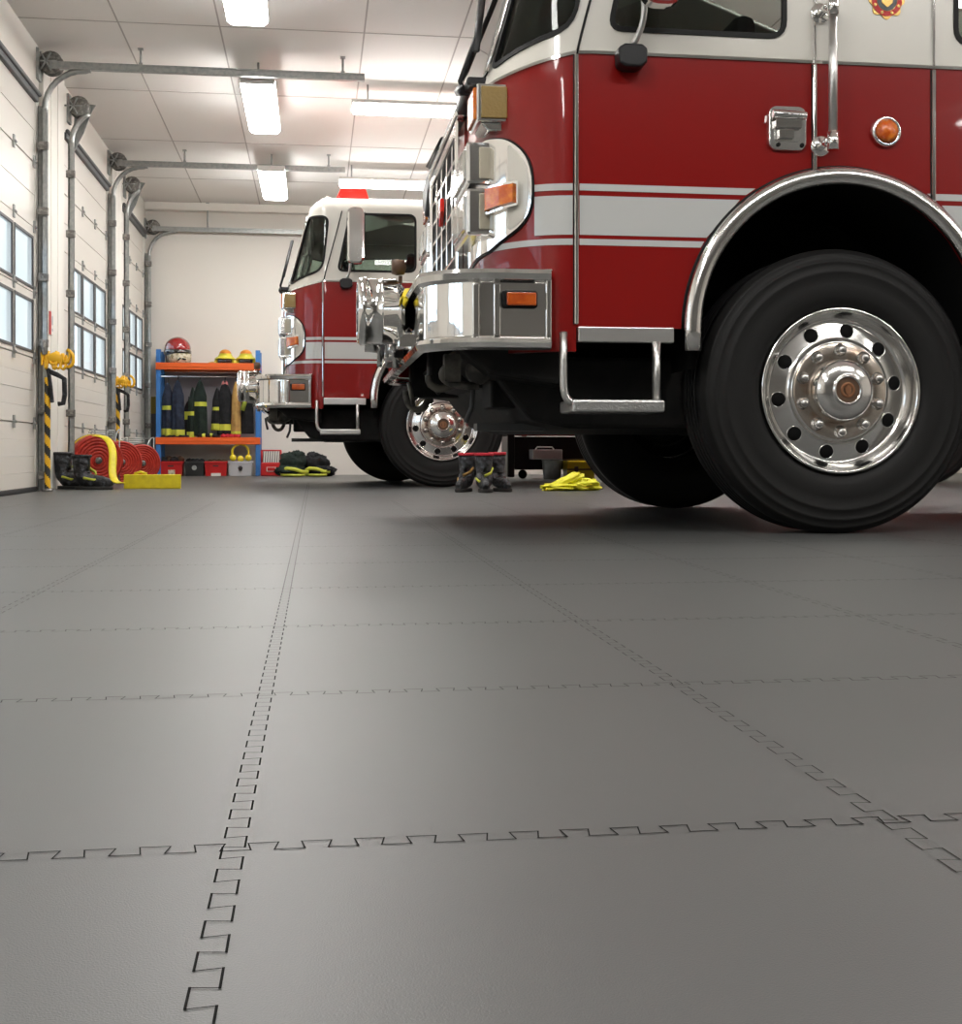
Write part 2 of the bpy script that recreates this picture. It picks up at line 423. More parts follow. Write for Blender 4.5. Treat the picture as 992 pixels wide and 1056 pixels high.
for x in (2.9, 5.6):
    for y in (13.4, 10.45, 7.4, 4.4, 1.4, -1.6):
        if y > -1 or x > 3:
            make_lamp((x, y, LZ), R(-90), 1.5, .20, 'long crosswise white ceiling lamp above the trucks, outside the photo', 'ceiling lamps outside the picture')
for y in (1.6,): make_lamp((.9, y, LZ), R(-90), 1.5, .20, 'long crosswise white ceiling lamp above the trucks, outside the photo', 'ceiling lamps outside the picture')

# ------------------------------------------------------------------ fire truck
TX, TY = 1.9, 4.25
CX0, CR, CB_, WID = .92, .32, .38, 2.4      # side straight ends at CX0; corner ellipse
XREAR = 3.1
ol = []
ol.append((XREAR, 0.0))
for i in range(0, 20): ol.append((XREAR - (XREAR-CX0)*(i+1)/20, 0))
for i in range(1, 25):
    a = PI/2*i/24; ol.append((CX0-CR*math.sin(a), CB_*(1-math.cos(a))))
for i in range(1, 13): ol.append((CX0-CR, CB_ + (WID-2*CB_)*i/12))
half = ol[:20+1+24]
for (x, y) in reversed(half): ol.append((x, WID-y))
ol2 = [ol[0]]
for p in ol[1:]:
    if (Vector(p)-Vector(ol2[-1])).length > 1e-6: ol2.append(p)
ol = ol2
cum = [0]
for a, c in zip(ol[:-1], ol[1:]): cum.append(cum[-1] + (Vector(c)-Vector(a)).length)
STOT = cum[-1]; S_SIDE = XREAR-CX0
import bisect
def O(s):
    s = min(max(s, 0), STOT); i = min(max(bisect.bisect_right(cum, s)-1, 0), len(ol)-2)
    t = (s-cum[i])/(cum[i+1]-cum[i]); a, c = ol[i], ol[i+1]
    return a[0]+(c[0]-a[0])*t, a[1]+(c[1]-a[1])*t
S_COR = cum[44] - S_SIDE     # length of the corner arc
def sx(X): return XREAR - X                  # s of a point on the near straight side
def sphi(deg):                               # s on the corner by ellipse angle
    k = deg/90*24; i = min(int(k), 23); return cum[20+i] + (cum[21+i]-cum[20+i])*(k-i)
def sy(y): return cum[44] + (y-CB_)          # s on the front face
ZR = 2.30; RR = .12
def P(s, z, off=0.):
    x, y = O(s); e = .004
    x1, y1 = O(s-e); x2, y2 = O(s+e)
    tx, ty = x2-x1, y2-y1; L = math.hypot(tx, ty) or 1
    nx, ny = ty/L, -tx/L                     # outward
    if s <= e or s >= STOT-e:
        nx, ny = 0, (-1 if s < 1 else 1)
    if nx*(x-2.2)+ny*(y-1.2) < 0: nx, ny = -nx, -ny
    w = min(max((CX0-x)/CR, 0), 1); rk = max(0, min(z, ZR+RR)-1.64)*.27*w
    dz = 0; zz = z; nz = -.0
    if w > 0 and z > 1.64: nz = .26*w
    if z > ZR:
        a = min((z-ZR)/RR, 1)*PI/2; ins = RR*(1-math.cos(a))
        zz = ZR+RR*math.sin(a)*1.0
        x -= nx*ins; y -= ny*ins
        nx, ny, nz = nx*math.cos(a), ny*math.cos(a), nz+math.sin(a)
    n = Vector((nx, ny, nz)).normalized()
    return Vector((x+rk, y, zz)) + n*off, n
def zb(s):
    x, y = O(s); w = min(max((CX0-x)/CR, 0), 1); return 1.705 - .075*w
def inpoly(p, poly):
    x, y = p; c = False; n = len(poly)
    for i in range(n):
        x1, y1 = poly[i]; x2, y2 = poly[i-1]
        if (y1 > y) != (y2 > y) and x < (x2-x1)*(y-y1)/(y2-y1)+x1: c = not c
    return c
def dens(poly, d):
    out = []; n = len(poly)
    for i in range(n):
        a = Vector(poly[i]); c = Vector(poly[(i+1) % n]); k = max(1, int(math.ceil((c-a).length/d)))
        for j in range(k): out.append(tuple(a+(c-a)*j/k))
    return out
TOFF = Vector((TX, 0, 0))
def patch(name, material, parent, poly, holes=(), off=0., thick=0., grid=.06, two=False):
    """a sheet that follows the cab surface; poly and holes in (s, z)"""
    poly = dens(poly, grid); holes = [dens(h, grid) for h in holes]
    vs = []; es = []
    for lp in [poly]+holes:
        n0 = len(vs); vs += [Vector(p) for p in lp]; es += [(n0+i, n0+(i+1) % len(lp)) for i in range(len(lp))]
    x0 = min(p[0] for p in poly); x1 = max(p[0] for p in poly); z0 = min(p[1] for p in poly); z1 = max(p[1] for p in poly)
    nb = len(vs); bd = list(vs)
    i = math.ceil(x0/grid)
    while i*grid < x1:
        j = math.ceil(z0/grid)
        while j*grid < z1:
            p = (i*grid, j*grid)
            if inpoly(p, poly) and not any(inpoly(p, h) for h in holes):
                if all((q.x-p[0])**2+(q.y-p[1])**2 > (grid*.35)**2 for q in bd): vs.append(Vector(p))
            j += 1
        i += 1
    ov, oe, of, *_ = delaunay_2d_cdt(vs, es, [], 0, 1e-5)
    fs = []
    for f in of:
        c = (sum(ov[k].x for k in f)/len(f), sum(ov[k].y for k in f)/len(f))
        if inpoly(c, poly) and not any(inpoly(c, h) for h in holes): fs.append(list(f))
    used = sorted({k for f in fs for k in f}); mp = {k: i for i, k in enumerate(used)}
    P3 = [P(ov[k].x, ov[k].y, off) for k in used]
    F = [[mp[k] for k in f] for f in fs]
    # orient outward
    Fo = []
    for f in F:
        a, c, d = (P3[k][0] for k in f[:3]); n = (c-a).cross(d-a)
        Fo.append(f if n.dot(P3[f[0]][1]) > 0 else f[::-1])
    V = [p - TOFF for p, n in P3]; N = [n for p, n in P3]
    if thick:
        nV = len(V); ec = {}
        for f in Fo:
            for a, c in zip(f, f[1:]+f[:1]): ec[(a, c)] = ec.get((a, c), 0)+1
        V2 = [p - n*thick for p, n in zip(V, N)]
        side = [(a, c) for (a, c) in ec if (c, a) not in ec]
        Fall = Fo + [[k+nV for k in f[::-1]] for f in Fo]
        # side walls with their own vertices
        base = 2*nV; SV = []; SF = []
        for a, c in side:
            q = base+len(SV); SV += [V[a], V2[a], V2[c], V[c]]; SF.append([q, q+1, q+2, q+3])
        V = V+V2+SV; Fall += SF
        me = bpy.data.meshes.new(name); me.from_pydata([tuple(p) for p in V], [], Fall)
        NN = [tuple(n) for n in N]+[tuple(-n) for n in N]
        for k in range(0, len(SV), 4):
            n = (SV[k+1]-SV[k]).cross(SV[k+3]-SV[k]); n = n.normalized() if n.length > 0 else Vector((0, 0, 1))
            NN += [tuple(n)]*4
    else:
        me = bpy.data.meshes.new(name); me.from_pydata([tuple(p) for p in V], [], Fo); NN = [tuple(n) for n in N]
    for p in me.polygons: p.use_smooth = True
    me.update(); me.normals_split_custom_set_from_vertices(NN)
    me.materials.append(M[material])
    o = bpy.data.objects.new(name, me); COL.objects.link(o); o.parent = parent
    return o
def inset(poly, d):      # crude inward (d>0) offset of a closed poly
    n = len(poly); out = []
    area = sum(poly[i][0]*poly[(i+1) % n][1]-poly[(i+1) % n][0]*poly[i][1] for i in range(n)); sg = 1 if area > 0 else -1
    for i in range(n):
        a = Vector(poly[i-1]); p = Vector(poly[i]); c = Vector(poly[(i+1) % n])
        e1 = (p-a); e2 = (c-p)
        if e1.length < 1e-7: e1 = e2
        if e2.length < 1e-7: e2 = e1
        e1 = e1.normalized(); e2 = e2.normalized()
        n1 = Vector((-e1.y, e1.x))*sg; n2 = Vector((-e2.y, e2.x))*sg; nn = n1+n2
        if nn.length < 1e-6: nn = n1
        nn.normalize(); k = max(.5, nn.dot(n1)); q = p+nn*(d/k); out.append((q.x, q.y))
    return out
def roundpoly(poly, r, n=5):
    out = []; N = len(poly)
    for i in range(N):
        a = Vector(poly[i-1]); p = Vector(poly[i]); c = Vector(poly[(i+1) % N])
        rr = r[i] if isinstance(r, (list, tuple)) else r
        u = (a-p); v = (c-p); lu = min(rr, u.length*.48); lv = min(rr, v.length*.48)
        A = p+u.normalized()*lu; B = p+v.normalized()*lv
        for j in range(n+1):
            t = j/n; q = A*(1-t)**2+p*2*t*(1-t)+B*t*t; out.append((q.x, q.y))
    return out
def mirror(poly): return [(STOT-a, b) for a, b in poly][::-1]

def make_wheel(parent, x, y, flip=False, z=.525, label=None):
    rot = (0, 0, PI) if flip else (0, 0, 0)
    w = MB()
    w.lathe([(.262, .24), (.285, .06), (.300, .03), (.306, .006), (.301, -.004), (.292, .000), (.288, .014), (.279, .030), (.270, .040), (.262, .050),
             (.256, .052), (.252, .0505), (.200, .0405), (.188, .034), (.184, .022), (.180, .020), (.10, .020), (.0, .020)], n=72)
    wo = w.build('wheel_rim', 'chrome_soft', parent, loc=(x-TX, y, z), rot=rot, recalc=False)
    t = MB(); pr = [(.262, .22), (.29, .05), (.303, .022), (.318, .004), (.345, -.006), (.39, -.008), (.43, -.003), (.434, -.006), (.440, -.002), (.468, .006), (.471, .003), (.478, .009), (.498, .022), (.501, .020), (.507, .032), (.521, .045), (.525, .055)]
    for g in (.10, .135, .17, .205): pr += [(.525, g-.006), (.511, g-.005), (.511, g+.005), (.525, g+.006)]
    pr += [(.525, .25), (.520, .265), (.500, .285), (.44, .305), (.38, .31), (.31, .29), (.262, .22)]
    t.lathe(pr, n=96)
    t.build('tyre', 'tyre', wo, recalc=False)
    f = MB(); f.lathe([(.178, .018), (.172, .014), (.122, .014), (.112, .016)], n=48); f.build('hub_flange', 'flange', wo, recalc=False)
    h = MB(); h.lathe([(.113, .018), (.112, -.022), (.105, -.034), (.085, -.045), (.06, -.052), (.053, -.053), (.053, -.058), (.047, -.058), (.046, -.05), (0, -.05)], n=40, m=0)
    h.build('hub_cap', 'chrome_soft', wo, recalc=False)
    e = MB(); e.lathe([(.046, -.052), (.0, -.0521)], n=24, m=0)
    e.lathe([(.028, -.0535), (.024, -.056), (.018, -.0535)], n=20, m=1)
    e.prism([(0, .020), (.012, .008), (.009, -.010), (0, -.022), (-.009, -.010), (-.012, .008)], -.057, -.053, 'y', 1)
    e.build('hub_badge', ['brown', 'old_bronze'], wo)
    for k in range(10):
        a = R(18+36*k); cx, cz = .150*math.cos(a), .150*math.sin(a)
        n = MB(); n.lathe([(.024, .0), (.024, -.002), (.0185, -.004), (.0185, -.020), (.014, -.030), (.006, -.034), (0, -.0345)], (cx, .016, cz), n=14); n.build('lug_nut', 'bolt_steel', wo, recalc=False)
    for k in range(10):
        a = R(8+36*k); cx, cz = .226*math.cos(a), .226*math.sin(a)
        n = MB(); n.T = Matrix.Translation((cx, .0457, cz)) @ Matrix.Rotation(-a, 4, 'Y') @ Matrix.Rotation(R(10.9), 4, 'Z')
        n.lathe([(.029, .001), (.0275, -.003), (.026, .000)], (0, 0, 0), n=20, m=0); n.lathe([(.026, .000), (.0255, -.0008), (.0, -.0008)], (0, 0, 0), n=20, m=1)
        n.build('hand_hole', ['chrome_soft', 'liner'], wo, recalc=False)
    return wo

def make_truck():
    T = empty('fire_truck', (TX, TY, 0))
    YC = WID/2
    # ---- glass outlines in (s, z)
    doorwin = roundpoly([(sx(1.03), 1.795), (sx(1.675), 1.795), (sx(1.675), 2.27), (sx(1.13), 2.27)], [.05, .06, .06, .05])
    rearwin = roundpoly([(sx(2.33), 1.80), (sx(2.95), 1.80), (sx(2.95), 2.27), (sx(2.33), 2.27)], .06)
    quarter = roundpoly([(sphi(66), 1.70), (sx(.905), 1.795), (sx(.955), 2.24), (sphi(56), 2.25)], [.05, .10, .06, .05])
    # lower edge of the quarter glass droops toward the front
    wsz = lambda s: 1.70
    wind = roundpoly([(sphi(72), 1.685), (STOT-sphi(72), 1.685), (STOT-sphi(62), 2.26), (sphi(62), 2.26)], .05)
    wins = [doorwin, rearwin, quarter, wind, mirror(quarter), mirror(doorwin), mirror(rearwin)]
    # ---- lower red shell
    ARX, ARZ, AR = 1.892, .737, .545
    def archpts(r, rev=False):
        pts = [(sx(ARX+r), .66)] + [(sx(ARX+r*math.cos(a)), ARZ+r*math.sin(a)) for a in [PI*i/30 for i in range(31)]] + [(sx(ARX-r), .66)]
        return pts
    def bottom(r=AR):     # from s=0 forward along the near bottom edge to the corner
        p = [(0, .62), (sx(ARX+r), .62)] + archpts(r)[1:-1] + [(sx(ARX-r), .74), (sx(.91), .74), (sx(.91), .655)]
        return p
    near = bottom(); far = [(STOT-a, b) for a, b in near][::-1]
    top = [(STOT*i/120, zb(STOT*i/120)) for i in range(121)]
    patch('cab_body', 'red', T, near+far+top[::-1], thick=.03, grid=.05)
    # ---- upper white shell
    topz = ZR+RR
    up = top + [(STOT*i/120, topz) for i in range(121)][::-1]
    patch('cab_upper', 'white', T, up, holes=wins, thick=.03, grid=.045)
    r = MB(TOFF); rp = [P(STOT*i/90, topz)[0] for i in range(91)]
    c = sum(rp, Vector())/len(rp); c.z = topz+.015; r.add(rp+[c], [(i, i+1, 91) for i in range(90)], 0, True)
    rb_ = r.build('roof_panel', 'white', T, solid=.02)
    b = MB(TOFF); b.box(XREAR-.03, XREAR, 0.02, WID-.02, .62, topz); b.build('cab_rear_wall', 'white', T)
    # glass and gaskets
    for nm, wv in (('door_window', doorwin), ('rear_window', rearwin), ('quarter_window', quarter), ('windshield', wind), ('quarter_window', mirror(quarter)), ('door_window', mirror(doorwin)), ('rear_window', mirror(rearwin))):
        g = patch(nm, 'glass', T, inset(wv, -.004), off=-.006, thick=.005, grid=.06)
        patch('window_gasket', 'gasket', g, inset(wv, -.008), holes=[inset(wv, .010)], off=.006, thick=.014, grid=.05)
    # A pillar chrome strip
    for mm in (0, 1):
        s1 = lambda a: (STOT-a if mm else a)
        b = MB(TOFF); b.tube([P(s1(sphi(69)-.002*k*0-(sphi(69)-sphi(59))*k/8), 1.70+.56*k/8, .008)[0] for k in range(9)], .009, 8); b.build('pillar_trim', 'chrome', T)
    # border trim: chrome strip
    patch('belt_trim', 'chrome', T, [(STOT*i/120, zb(STOT*i/120)+.010) for i in range(121)]+[(STOT*i/120, zb(STOT*i/120)-.001) for i in range(121)][::-1], off=.006, thick=.006, grid=.05)
    # stripes
    arch_s0, arch_s1 = sx(ARX-.60), sx(ARX+.60)
    def stripe(z0, z1, s_end_fn, m='stripe', name='stripe'):
        def cut(z): 
            h = z-ARZ; return math.sqrt(max(.605**2-h*h, 0))
        sA0, sA1 = sx(ARX-cut(z0)), sx(ARX-cut(z1))
        for seg in ([(sA0, z0), (sx(.922), z0), (sx(.922), z1), (sA1, z1)], [(sx(.898), z0), (s_end_fn, z0), (s_end_fn, z1), (sx(.898), z1)]):
            patch(name, m, T, seg, off=.002, thick=.001, grid=.05)
            patch(name, m, T, mirror(seg), off=.002, thick=.001, grid=.05)
        if z0 < 1.4:
            sB0, sB1 = sx(ARX+cut(z0)), sx(ARX+cut(z1))
            seg = [(0.02, z0), (sB0, z0), (sB1, z1), (0.02, z1)]
            patch(name, m, T, seg, off=.002, thick=.001, grid=.06)
    stripe(1.222, 1.246, sphi(28)); stripe(1.066, 1.204, sphi(28)); stripe(1.030, 1.052, sphi(82))
    # chrome door trims
    for X, z0, z1 in ((.91, .75, 1.70), (1.787, 1.30, 1.70), (2.243, 1.19, 1.70)):
        b = MB(TOFF); b.box(X-.007, X+.007, -.010, .0, z0, z1); b.build('door_edge_trim', 'chrome', T, bevel=.003)
        b = MB(TOFF); b.box(X-.011, X-.007, -.003, .0, z0, z1); b.build('door_gap', 'gasket', T)
    for X, z0, z1 in ((1.787, 1.715, 2.3), (2.243, 1.715, 2.3)):
        b = MB(TOFF); b.box(X-.005, X+.005, -.007, .0, z0, z1); b.build('door_edge_trim', 'chrome', T, bevel=.002)
    b = MB(TOFF); b.tube(bez((.912, -.004, 1.70), (.93, -.004, 1.80), (1.0, -.004, 2.02), (1.065, -.004, 2.29)), .0045, 6); b.build('door_gap', 'gasket', T)
    # arch trim
    for mm in (0, 1):
        b = MB(TOFF); yy = -.012 if not mm else WID+.012
        pts = [(ARX-.562, yy, .66)]+[(ARX-.562*math.cos(a), yy, ARZ+.562*math.sin(a)) for a in [PI*i/48 for i in range(49)]]+[(ARX+.562, yy, .62)]
        b.tube(pts, (.032, .024), 14, up=(-1, 0, 0)); b.build('wheel_arch_trim', 'chrome_soft', T)
        b = MB(TOFF); yy = -.001 if not mm else WID+.001
        pts = [(ARX-.596, yy, .745)]+[(ARX-.596*math.cos(a), yy, ARZ+.596*math.sin(a)) for a in [PI*i/48 for i in range(49)]]
        b.tube(pts, (.006, .004), 6, up=(-1, 0, 0)); b.build('wheel_arch_gap', 'gasket', T)
        b = MB(TOFF); y0, y1 = (.0, .60) if not mm else (WID-.60, WID)
        n = 40; vs = []
        for yv in (y0, y1):
            vs += [(ARX-.548, yv, .60)]+[(ARX-.548*math.cos(PI*i/n), yv, ARZ+.548*math.sin(PI*i/n)) for i in range(n+1)]+[(ARX+.548, yv, .58)]
        K = n+3; fs = [(i, i+1, K+i+1, K+i) for i in range(K-1)]
        b.add(vs, fs, 0, True); e = K if not mm else 0; b.add(vs[K:] if not mm else vs[:K], [list(range(K))]); b.build('wheel_arch_liner', 'liner', T)
    # wheels
    make_wheel(T, 1.905, .03); 
    make_wheel(T, 1.905, WID-.03, flip=True)
    for yy, fl in ((.03, False), (WID-.03, True)): make_wheel(T, 6.2, yy, fl)
    # sill, step
    b = MB(TOFF); b.box(.915, 1.262, -.012, .02, .688, .742); b.build('door_sill', 'brushed', T, bevel=.004)
    b = MB(TOFF)
    b.tube([(.858, -.03, .72), (.858, -.03, .62)]+bez((.858, -.03, .60), (.858, -.03, .50), (.86, -.03, .475), (.91, -.03, .470), 8)+[(1.0, -.03, .468)], (.017, .014), 8)
    b.build('step_bracket', 'brushed', T)
    b = MB(TOFF); b.tube([(1.192, -.03, .69), (1.192, -.03, .475)], (.021, .014), 8); b.build('step_bracket', 'brushed', T)
    b = MB(TOFF); b.box(.885, 1.215, -.06, .17, .440, .484); b.build('step_tread', 'tread_plate', T, bevel=.008)
    # rear body
    b = MB(TOFF); b.box(3.16, 7.6, .02, WID-.02, 1.05, 2.42); b.box(3.16, 5.5, .02, .55, .62, 1.05); b.box(3.16, 5.5, WID-.55, WID-.02, .62, 1.05); b.box(6.9, 7.6, .02, WID-.02, .62, 1.05)
    b.build('rear_body', 'red', T, bevel=.02)
    for X in (3.3, 4.5, 6.75):
        wdt = 1.05 if X < 6 else .75
        s = MB(TOFF)
        for k in range(18): s.box(X, X+wdt, -.0, .02, 1.10+k*.065, 1.155+k*.065)
        s.build('shutter', 'brushed', T, bevel=.006)
    # ---- undercarriage
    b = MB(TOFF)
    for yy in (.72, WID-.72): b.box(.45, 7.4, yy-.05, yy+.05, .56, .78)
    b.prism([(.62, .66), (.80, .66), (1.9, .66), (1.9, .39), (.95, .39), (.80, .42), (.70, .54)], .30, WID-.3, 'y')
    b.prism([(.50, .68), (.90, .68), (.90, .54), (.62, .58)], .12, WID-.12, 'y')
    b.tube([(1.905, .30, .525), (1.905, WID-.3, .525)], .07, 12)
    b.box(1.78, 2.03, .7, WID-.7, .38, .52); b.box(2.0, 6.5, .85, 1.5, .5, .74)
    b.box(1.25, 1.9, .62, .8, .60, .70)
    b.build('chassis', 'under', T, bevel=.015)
    b = MB(TOFF)   # engine sump, air tank, steering box
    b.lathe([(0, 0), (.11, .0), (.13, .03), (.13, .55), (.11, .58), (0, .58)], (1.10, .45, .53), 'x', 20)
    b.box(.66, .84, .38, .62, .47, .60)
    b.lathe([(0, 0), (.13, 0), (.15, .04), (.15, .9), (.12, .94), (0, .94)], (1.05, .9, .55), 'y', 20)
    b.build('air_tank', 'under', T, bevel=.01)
    b = MB(TOFF)
    for k in range(6): b.tube([(1.25, .34, .50-.012*k), (1.905, .34, .40-.012*k), (2.5, .34, .50-.012*k)], (.006, .035), 4, up=(0, 0, 1))
    b.build('leaf_spring', 'under', T)
    def tow(nm, q):
        if q.v: q.build(nm, 'under_pale', T)
        return MB(TOFF)
    b = MB(TOFF)   # tow bracket and hooks seen under the bumper
    b.tube(bez((.44, .55, .60), (.43, .55, .53), (.56, .55, .52), (.55, .55, .64)), .016, 8); b = tow('tow_hook', b); b.tube(bez((.44, 1.75, .60), (.43, 1.75, .48), (.56, 1.75, .46), (.55, 1.75, .62)), .018, 8)
    b = tow('tow_hook', b); b.box(.47, .53, .24, .30, .56, .66); b.tube(bez((.49, .27, .62), (.44, .27, .59), (.46, .27, .54), (.60, .27, .545)), .016, 8)
    b = tow('horn', b); b.lathe([(0, -.01), (.045, -.01), (.05, .03), (0, .03)], (.60, .25, .60), 'y', 18)
    b = tow('pin', b); b.tube([(.40, 1.05, .60), (.41, 1.03, .54), (.42, 1.05, .50)], .010, 6); b = tow('pin', b); b.tube([(.48, .95, .60), (.52, .92, .55)], .014, 6)
    tow('pin', b)
    b = MB(TOFF); b.box(.64, .92, .62, .72, .385, .415); b.tube([(.63, .67, .55), (.625, .67, .48), (.60, .67, .42)], .010, 6); b.tube([(.90, .67, .40), (.93, .67, .55)], .012, 6); b.build('tow_bar', 'wainscot', T)
    # ---- bumper (plan profile, swept)
    BX, BZ0, BZ1 = .383, .655, .935
    plan = [(.812, -.025)]+[(.66-.0*i, -.025) for i in (0,)]
    plan += [(.62-.237*math.sin(a), -.025+.19*(1-math.cos(a))) for a in [PI/2*i/14 for i in range(15)]]
    full = plan + [(x, WID-y) for x, y in plan[::-1]]
    full[:0] = []
    b = MB(TOFF)
    prof = [(.0, BZ0+.0), (.022, BZ0+.008), (.030, BZ0+.025), (.022, BZ0+.040), (.004, BZ0+.046), (.0, BZ0+.05), (.0, BZ1-.046), (.004, BZ1-.042), (.022, BZ1-.036), (.028, BZ1-.015), (.018, BZ1), (-.03, BZ1+.002)]
    n = len(full); vs = []; fs = []
    for i, (x, y) in enumerate(full):
        a = Vector(full[max(i-1, 0)]); c = Vector(full[min(i+1, n-1)]); t = (c-a).normalized(); nn = Vector((t.y, -t.x))
        if nn.dot(Vector((x-1.2, y-YC))) < 0: nn = -nn
        for (o_, z) in prof: vs.append((x+nn.x*o_, y+nn.y*o_, z))
    K = len(prof)
    for i in range(n-1):
        for k in range(K-1): fs.append((i*K+k, i*K+k+1, (i+1)*K+k+1, (i+1)*K+k))
    b.add(vs, fs, 0, True)
    bo = b.build('front_bumper', 'chrome_wavy', T, solid=.012, recalc=True)
    q = bo.modifiers.new('e', 'EDGE_SPLIT'); q.split_angle = R(40)
    b = MB(TOFF); b.box(.795, .815, -.04, .0, BZ0+.03, BZ1-.03); b.box(.79, .82, -.03, .10, BZ1-.004, BZ1+.004); b.build('bumper_end_cap', 'chrome_soft', T, bevel=.004)
    for xx in (.552, .625):
        b = MB(TOFF); ph = math.asin(min(1, max(0, (.62-xx)/.237))) if xx < .62 else 0; yy = -.025+.19*(1-math.cos(ph))
        b.box(xx-.012, xx+.012, yy-.008, yy+.01, BZ0+.05, BZ1-.05); b.build('bumper_joint_strip', 'chrome_soft', T, bevel=.004)
    b = MB(TOFF); b.prism([(.812, .0), (.66, .0), (.60, .0), (.50, .03), (.42, .10), (.395, .2), (.395, WID-.2), (.42, WID-.1), (.50, WID-.03), (.66, WID), (.812, WID)], BZ1-.03, BZ1-.006, 'z'); b.build('bumper_deck', 'tread_plate', T)
    b = MB(TOFF); b.prism(rrect(.640, .766, .800, .862, .012), -.040, -.024, 'y'); g = b.build('bumper_marker_lamp', 'gasket', T, bevel=.004)
    b = MB(TOFF); b.prism(rrect(.656, .760, .808, .854, .006), -.052, -.038, 'y'); b.build('lens', 'amber_dark', g, bevel=.005)
    # ---- grille
    GX = .60; gy0, gy1, gz0, gz1 = .66, WID-.66, .97, 1.60
    b = MB(TOFF); b.box(GX-.012, GX+.01, gy0, gy1, gz0, gz1); b.build('grille_mesh', 'mesh', T)
    b = MB(TOFF)
    for yy in (gy0, gy1): b.box(GX-.045, GX, yy-.025, yy+.025, gz0-.03, gz1+.03)
    for zz in (gz0, gz1): b.box(GX-.045, GX, gy0, gy1, zz-.025, zz+.025)
    b.build('grille_surround', 'chrome', T, bevel=.01)
    b = MB(TOFF)
    for k in range(1, 5): b.box(GX-.035, GX-.01, gy0+(gy1-gy0)*k/5-.008, gy0+(gy1-gy0)*k/5+.008, gz0+.14, gz1)
    for k in range(0, 5): zz = gz0+.14+(gz1-gz0-.14)*k/5; b.box(GX-.032, GX-.012, gy0, gy1, zz-.008, zz+.008)
    b.build('grille_bars', 'chrome', T, bevel=.004)
    b = MB(TOFF); b.prism([(YC-.05, 1.36), (YC, 1.30), (YC+.05, 1.36), (YC+.04, 1.42), (YC-.04, 1.42)], GX-.055, GX-.035, 'x'); b.build('grille_badge', 'red_lens', T, bevel=.004)
    b = MB(TOFF); b.box(GX-.05, GX-.01, gy0-.05, gy1+.05, 1.63, 1.66); b.build('grille_cap', 'chrome', T, bevel=.01)
    # cowl, wipers
    b = MB(TOFF); b.prism([(.26, 1.69), (WID-.26, 1.69), (WID-.22, 1.58), (WID-.36, 1.50), (WID-.55, 1.60), (1.2, 1.63), (.26, 1.655)], GX-.045, GX+.04, 'x'); b.build('cowl', 'black', T, bevel=.012)
    b = MB(TOFF); b.tube([(GX-.04, 1.3, 1.68), (GX-.03, 1.6, 1.72), (GX-.02, 2.0, 1.75)], .012, 6); b.tube([(GX-.02, 1.35, 1.735), (GX-.02, 2.1, 1.775)], (.006, .014), 6); b.build('wiper', 'black', T)
    for yy, dy in ((.42, .20),):
        b = MB(TOFF)
        b.tube([(GX-.035, yy, 1.68), (GX-.05, yy+.02, 1.72), (GX+.0, yy-dy*.5, 1.86)], .010, 6); b.tube([(GX-.04, yy-.08+.0, 1.66), (GX-.045, yy+.08, 1.70)], .022, 6)
        b.tube([(GX-.02, yy-dy*.5-.12, 1.76), (GX+.05, yy-dy*.5+.18, 2.12)], (.006, .014), 6); b.build('wiper', 'black', T)
    # ---- headlight bezel and lamps on both corners
    for mm in (0, 1):
        fs_ = (lambda p: mirror(p)) if mm else (lambda p: p)
        Y_ = (lambda v: WID-v) if mm else (lambda v: v)
        bz = roundpoly([(sphi(29), 1.12), (sphi(60), 1.035), (sy(.62), .985), (sy(.62), 1.44), (sphi(62), 1.44), (sphi(44), 1.42), (sphi(29), 1.33)], [.09, .03, .01, .01, .02, .07, .09])
        bo = patch('headlight_bezel', 'chrome', T, fs_(bz), off=.014, thick=.013, grid=.03)
        patch('bezel_gasket', 'gasket', bo, fs_(inset(bz, -.006)), off=.005, thick=.004, grid=.04)
        wc = roundpoly([(sphi(31), 1.13), (sphi(45), 1.09), (sphi(45), 1.405), (sphi(31), 1.325)], [.08, .02, .02, .07])
        patch('bezel_side_panel', 'white', bo, fs_(wc), off=.016, thick=.002, grid=.03)
        for (z0, z1) in ((1.275, 1.43), (1.09, 1.262)):
            b = MB(TOFF); b.box(.545, .655, Y_(.19), Y_(.60), z0, z1); h = b.build('headlight', 'chrome_soft', T, bevel=.012)
            b = MB(TOFF); b.box(.536, .548, Y_(.22), Y_(.385), z0+.022, z1-.022); b.box(.536, .548, Y_(.405), Y_(.57), z0+.022, z1-.022); b.build('lens', 'headlight', h, bevel=.008)
            b = MB(TOFF); b.box(.590, .640, Y_(.184), Y_(.192), z0+.02, z1-.02); b.build('side_panel', 'tan_lens2', h, bevel=.004)
        sg = roundpoly([(sphi(36), 1.175), (sphi(36), 1.262), (sphi(60), 1.262), (sphi(60), 1.160)], .01)
        g = patch('turn_signal', 'chrome', T, fs_(sg), off=.035, thick=.02, grid=.02)
        patch('lens', 'amber', g, fs_(inset(sg, .012)), off=.048, thick=.014, grid=.02)
        b = MB(TOFF); b.box(.575, .70, Y_(.13), Y_(.34), 1.49, 1.625); b.prism([(.59, 1.49), (.69, 1.49), (.68, 1.46), (.62, 1.46)], Y_(.15), Y_(.32), 'y'); g = b.build('marker_lamp', 'chrome', T, bevel=.006)
        b = MB(TOFF); b.box(.564, .580, Y_(.15), Y_(.32), 1.50, 1.615); b.build('lens', 'amber', g, bevel=.004)
        b = MB(TOFF); b.box(.59, .685, Y_(.122), Y_(.132), 1.50, 1.615); b.build('side_lens', 'olive_lens', g, bevel=.004)
    # ---- siren and front intake
    b = MB(TOFF); sy_ = .80; szc = .875
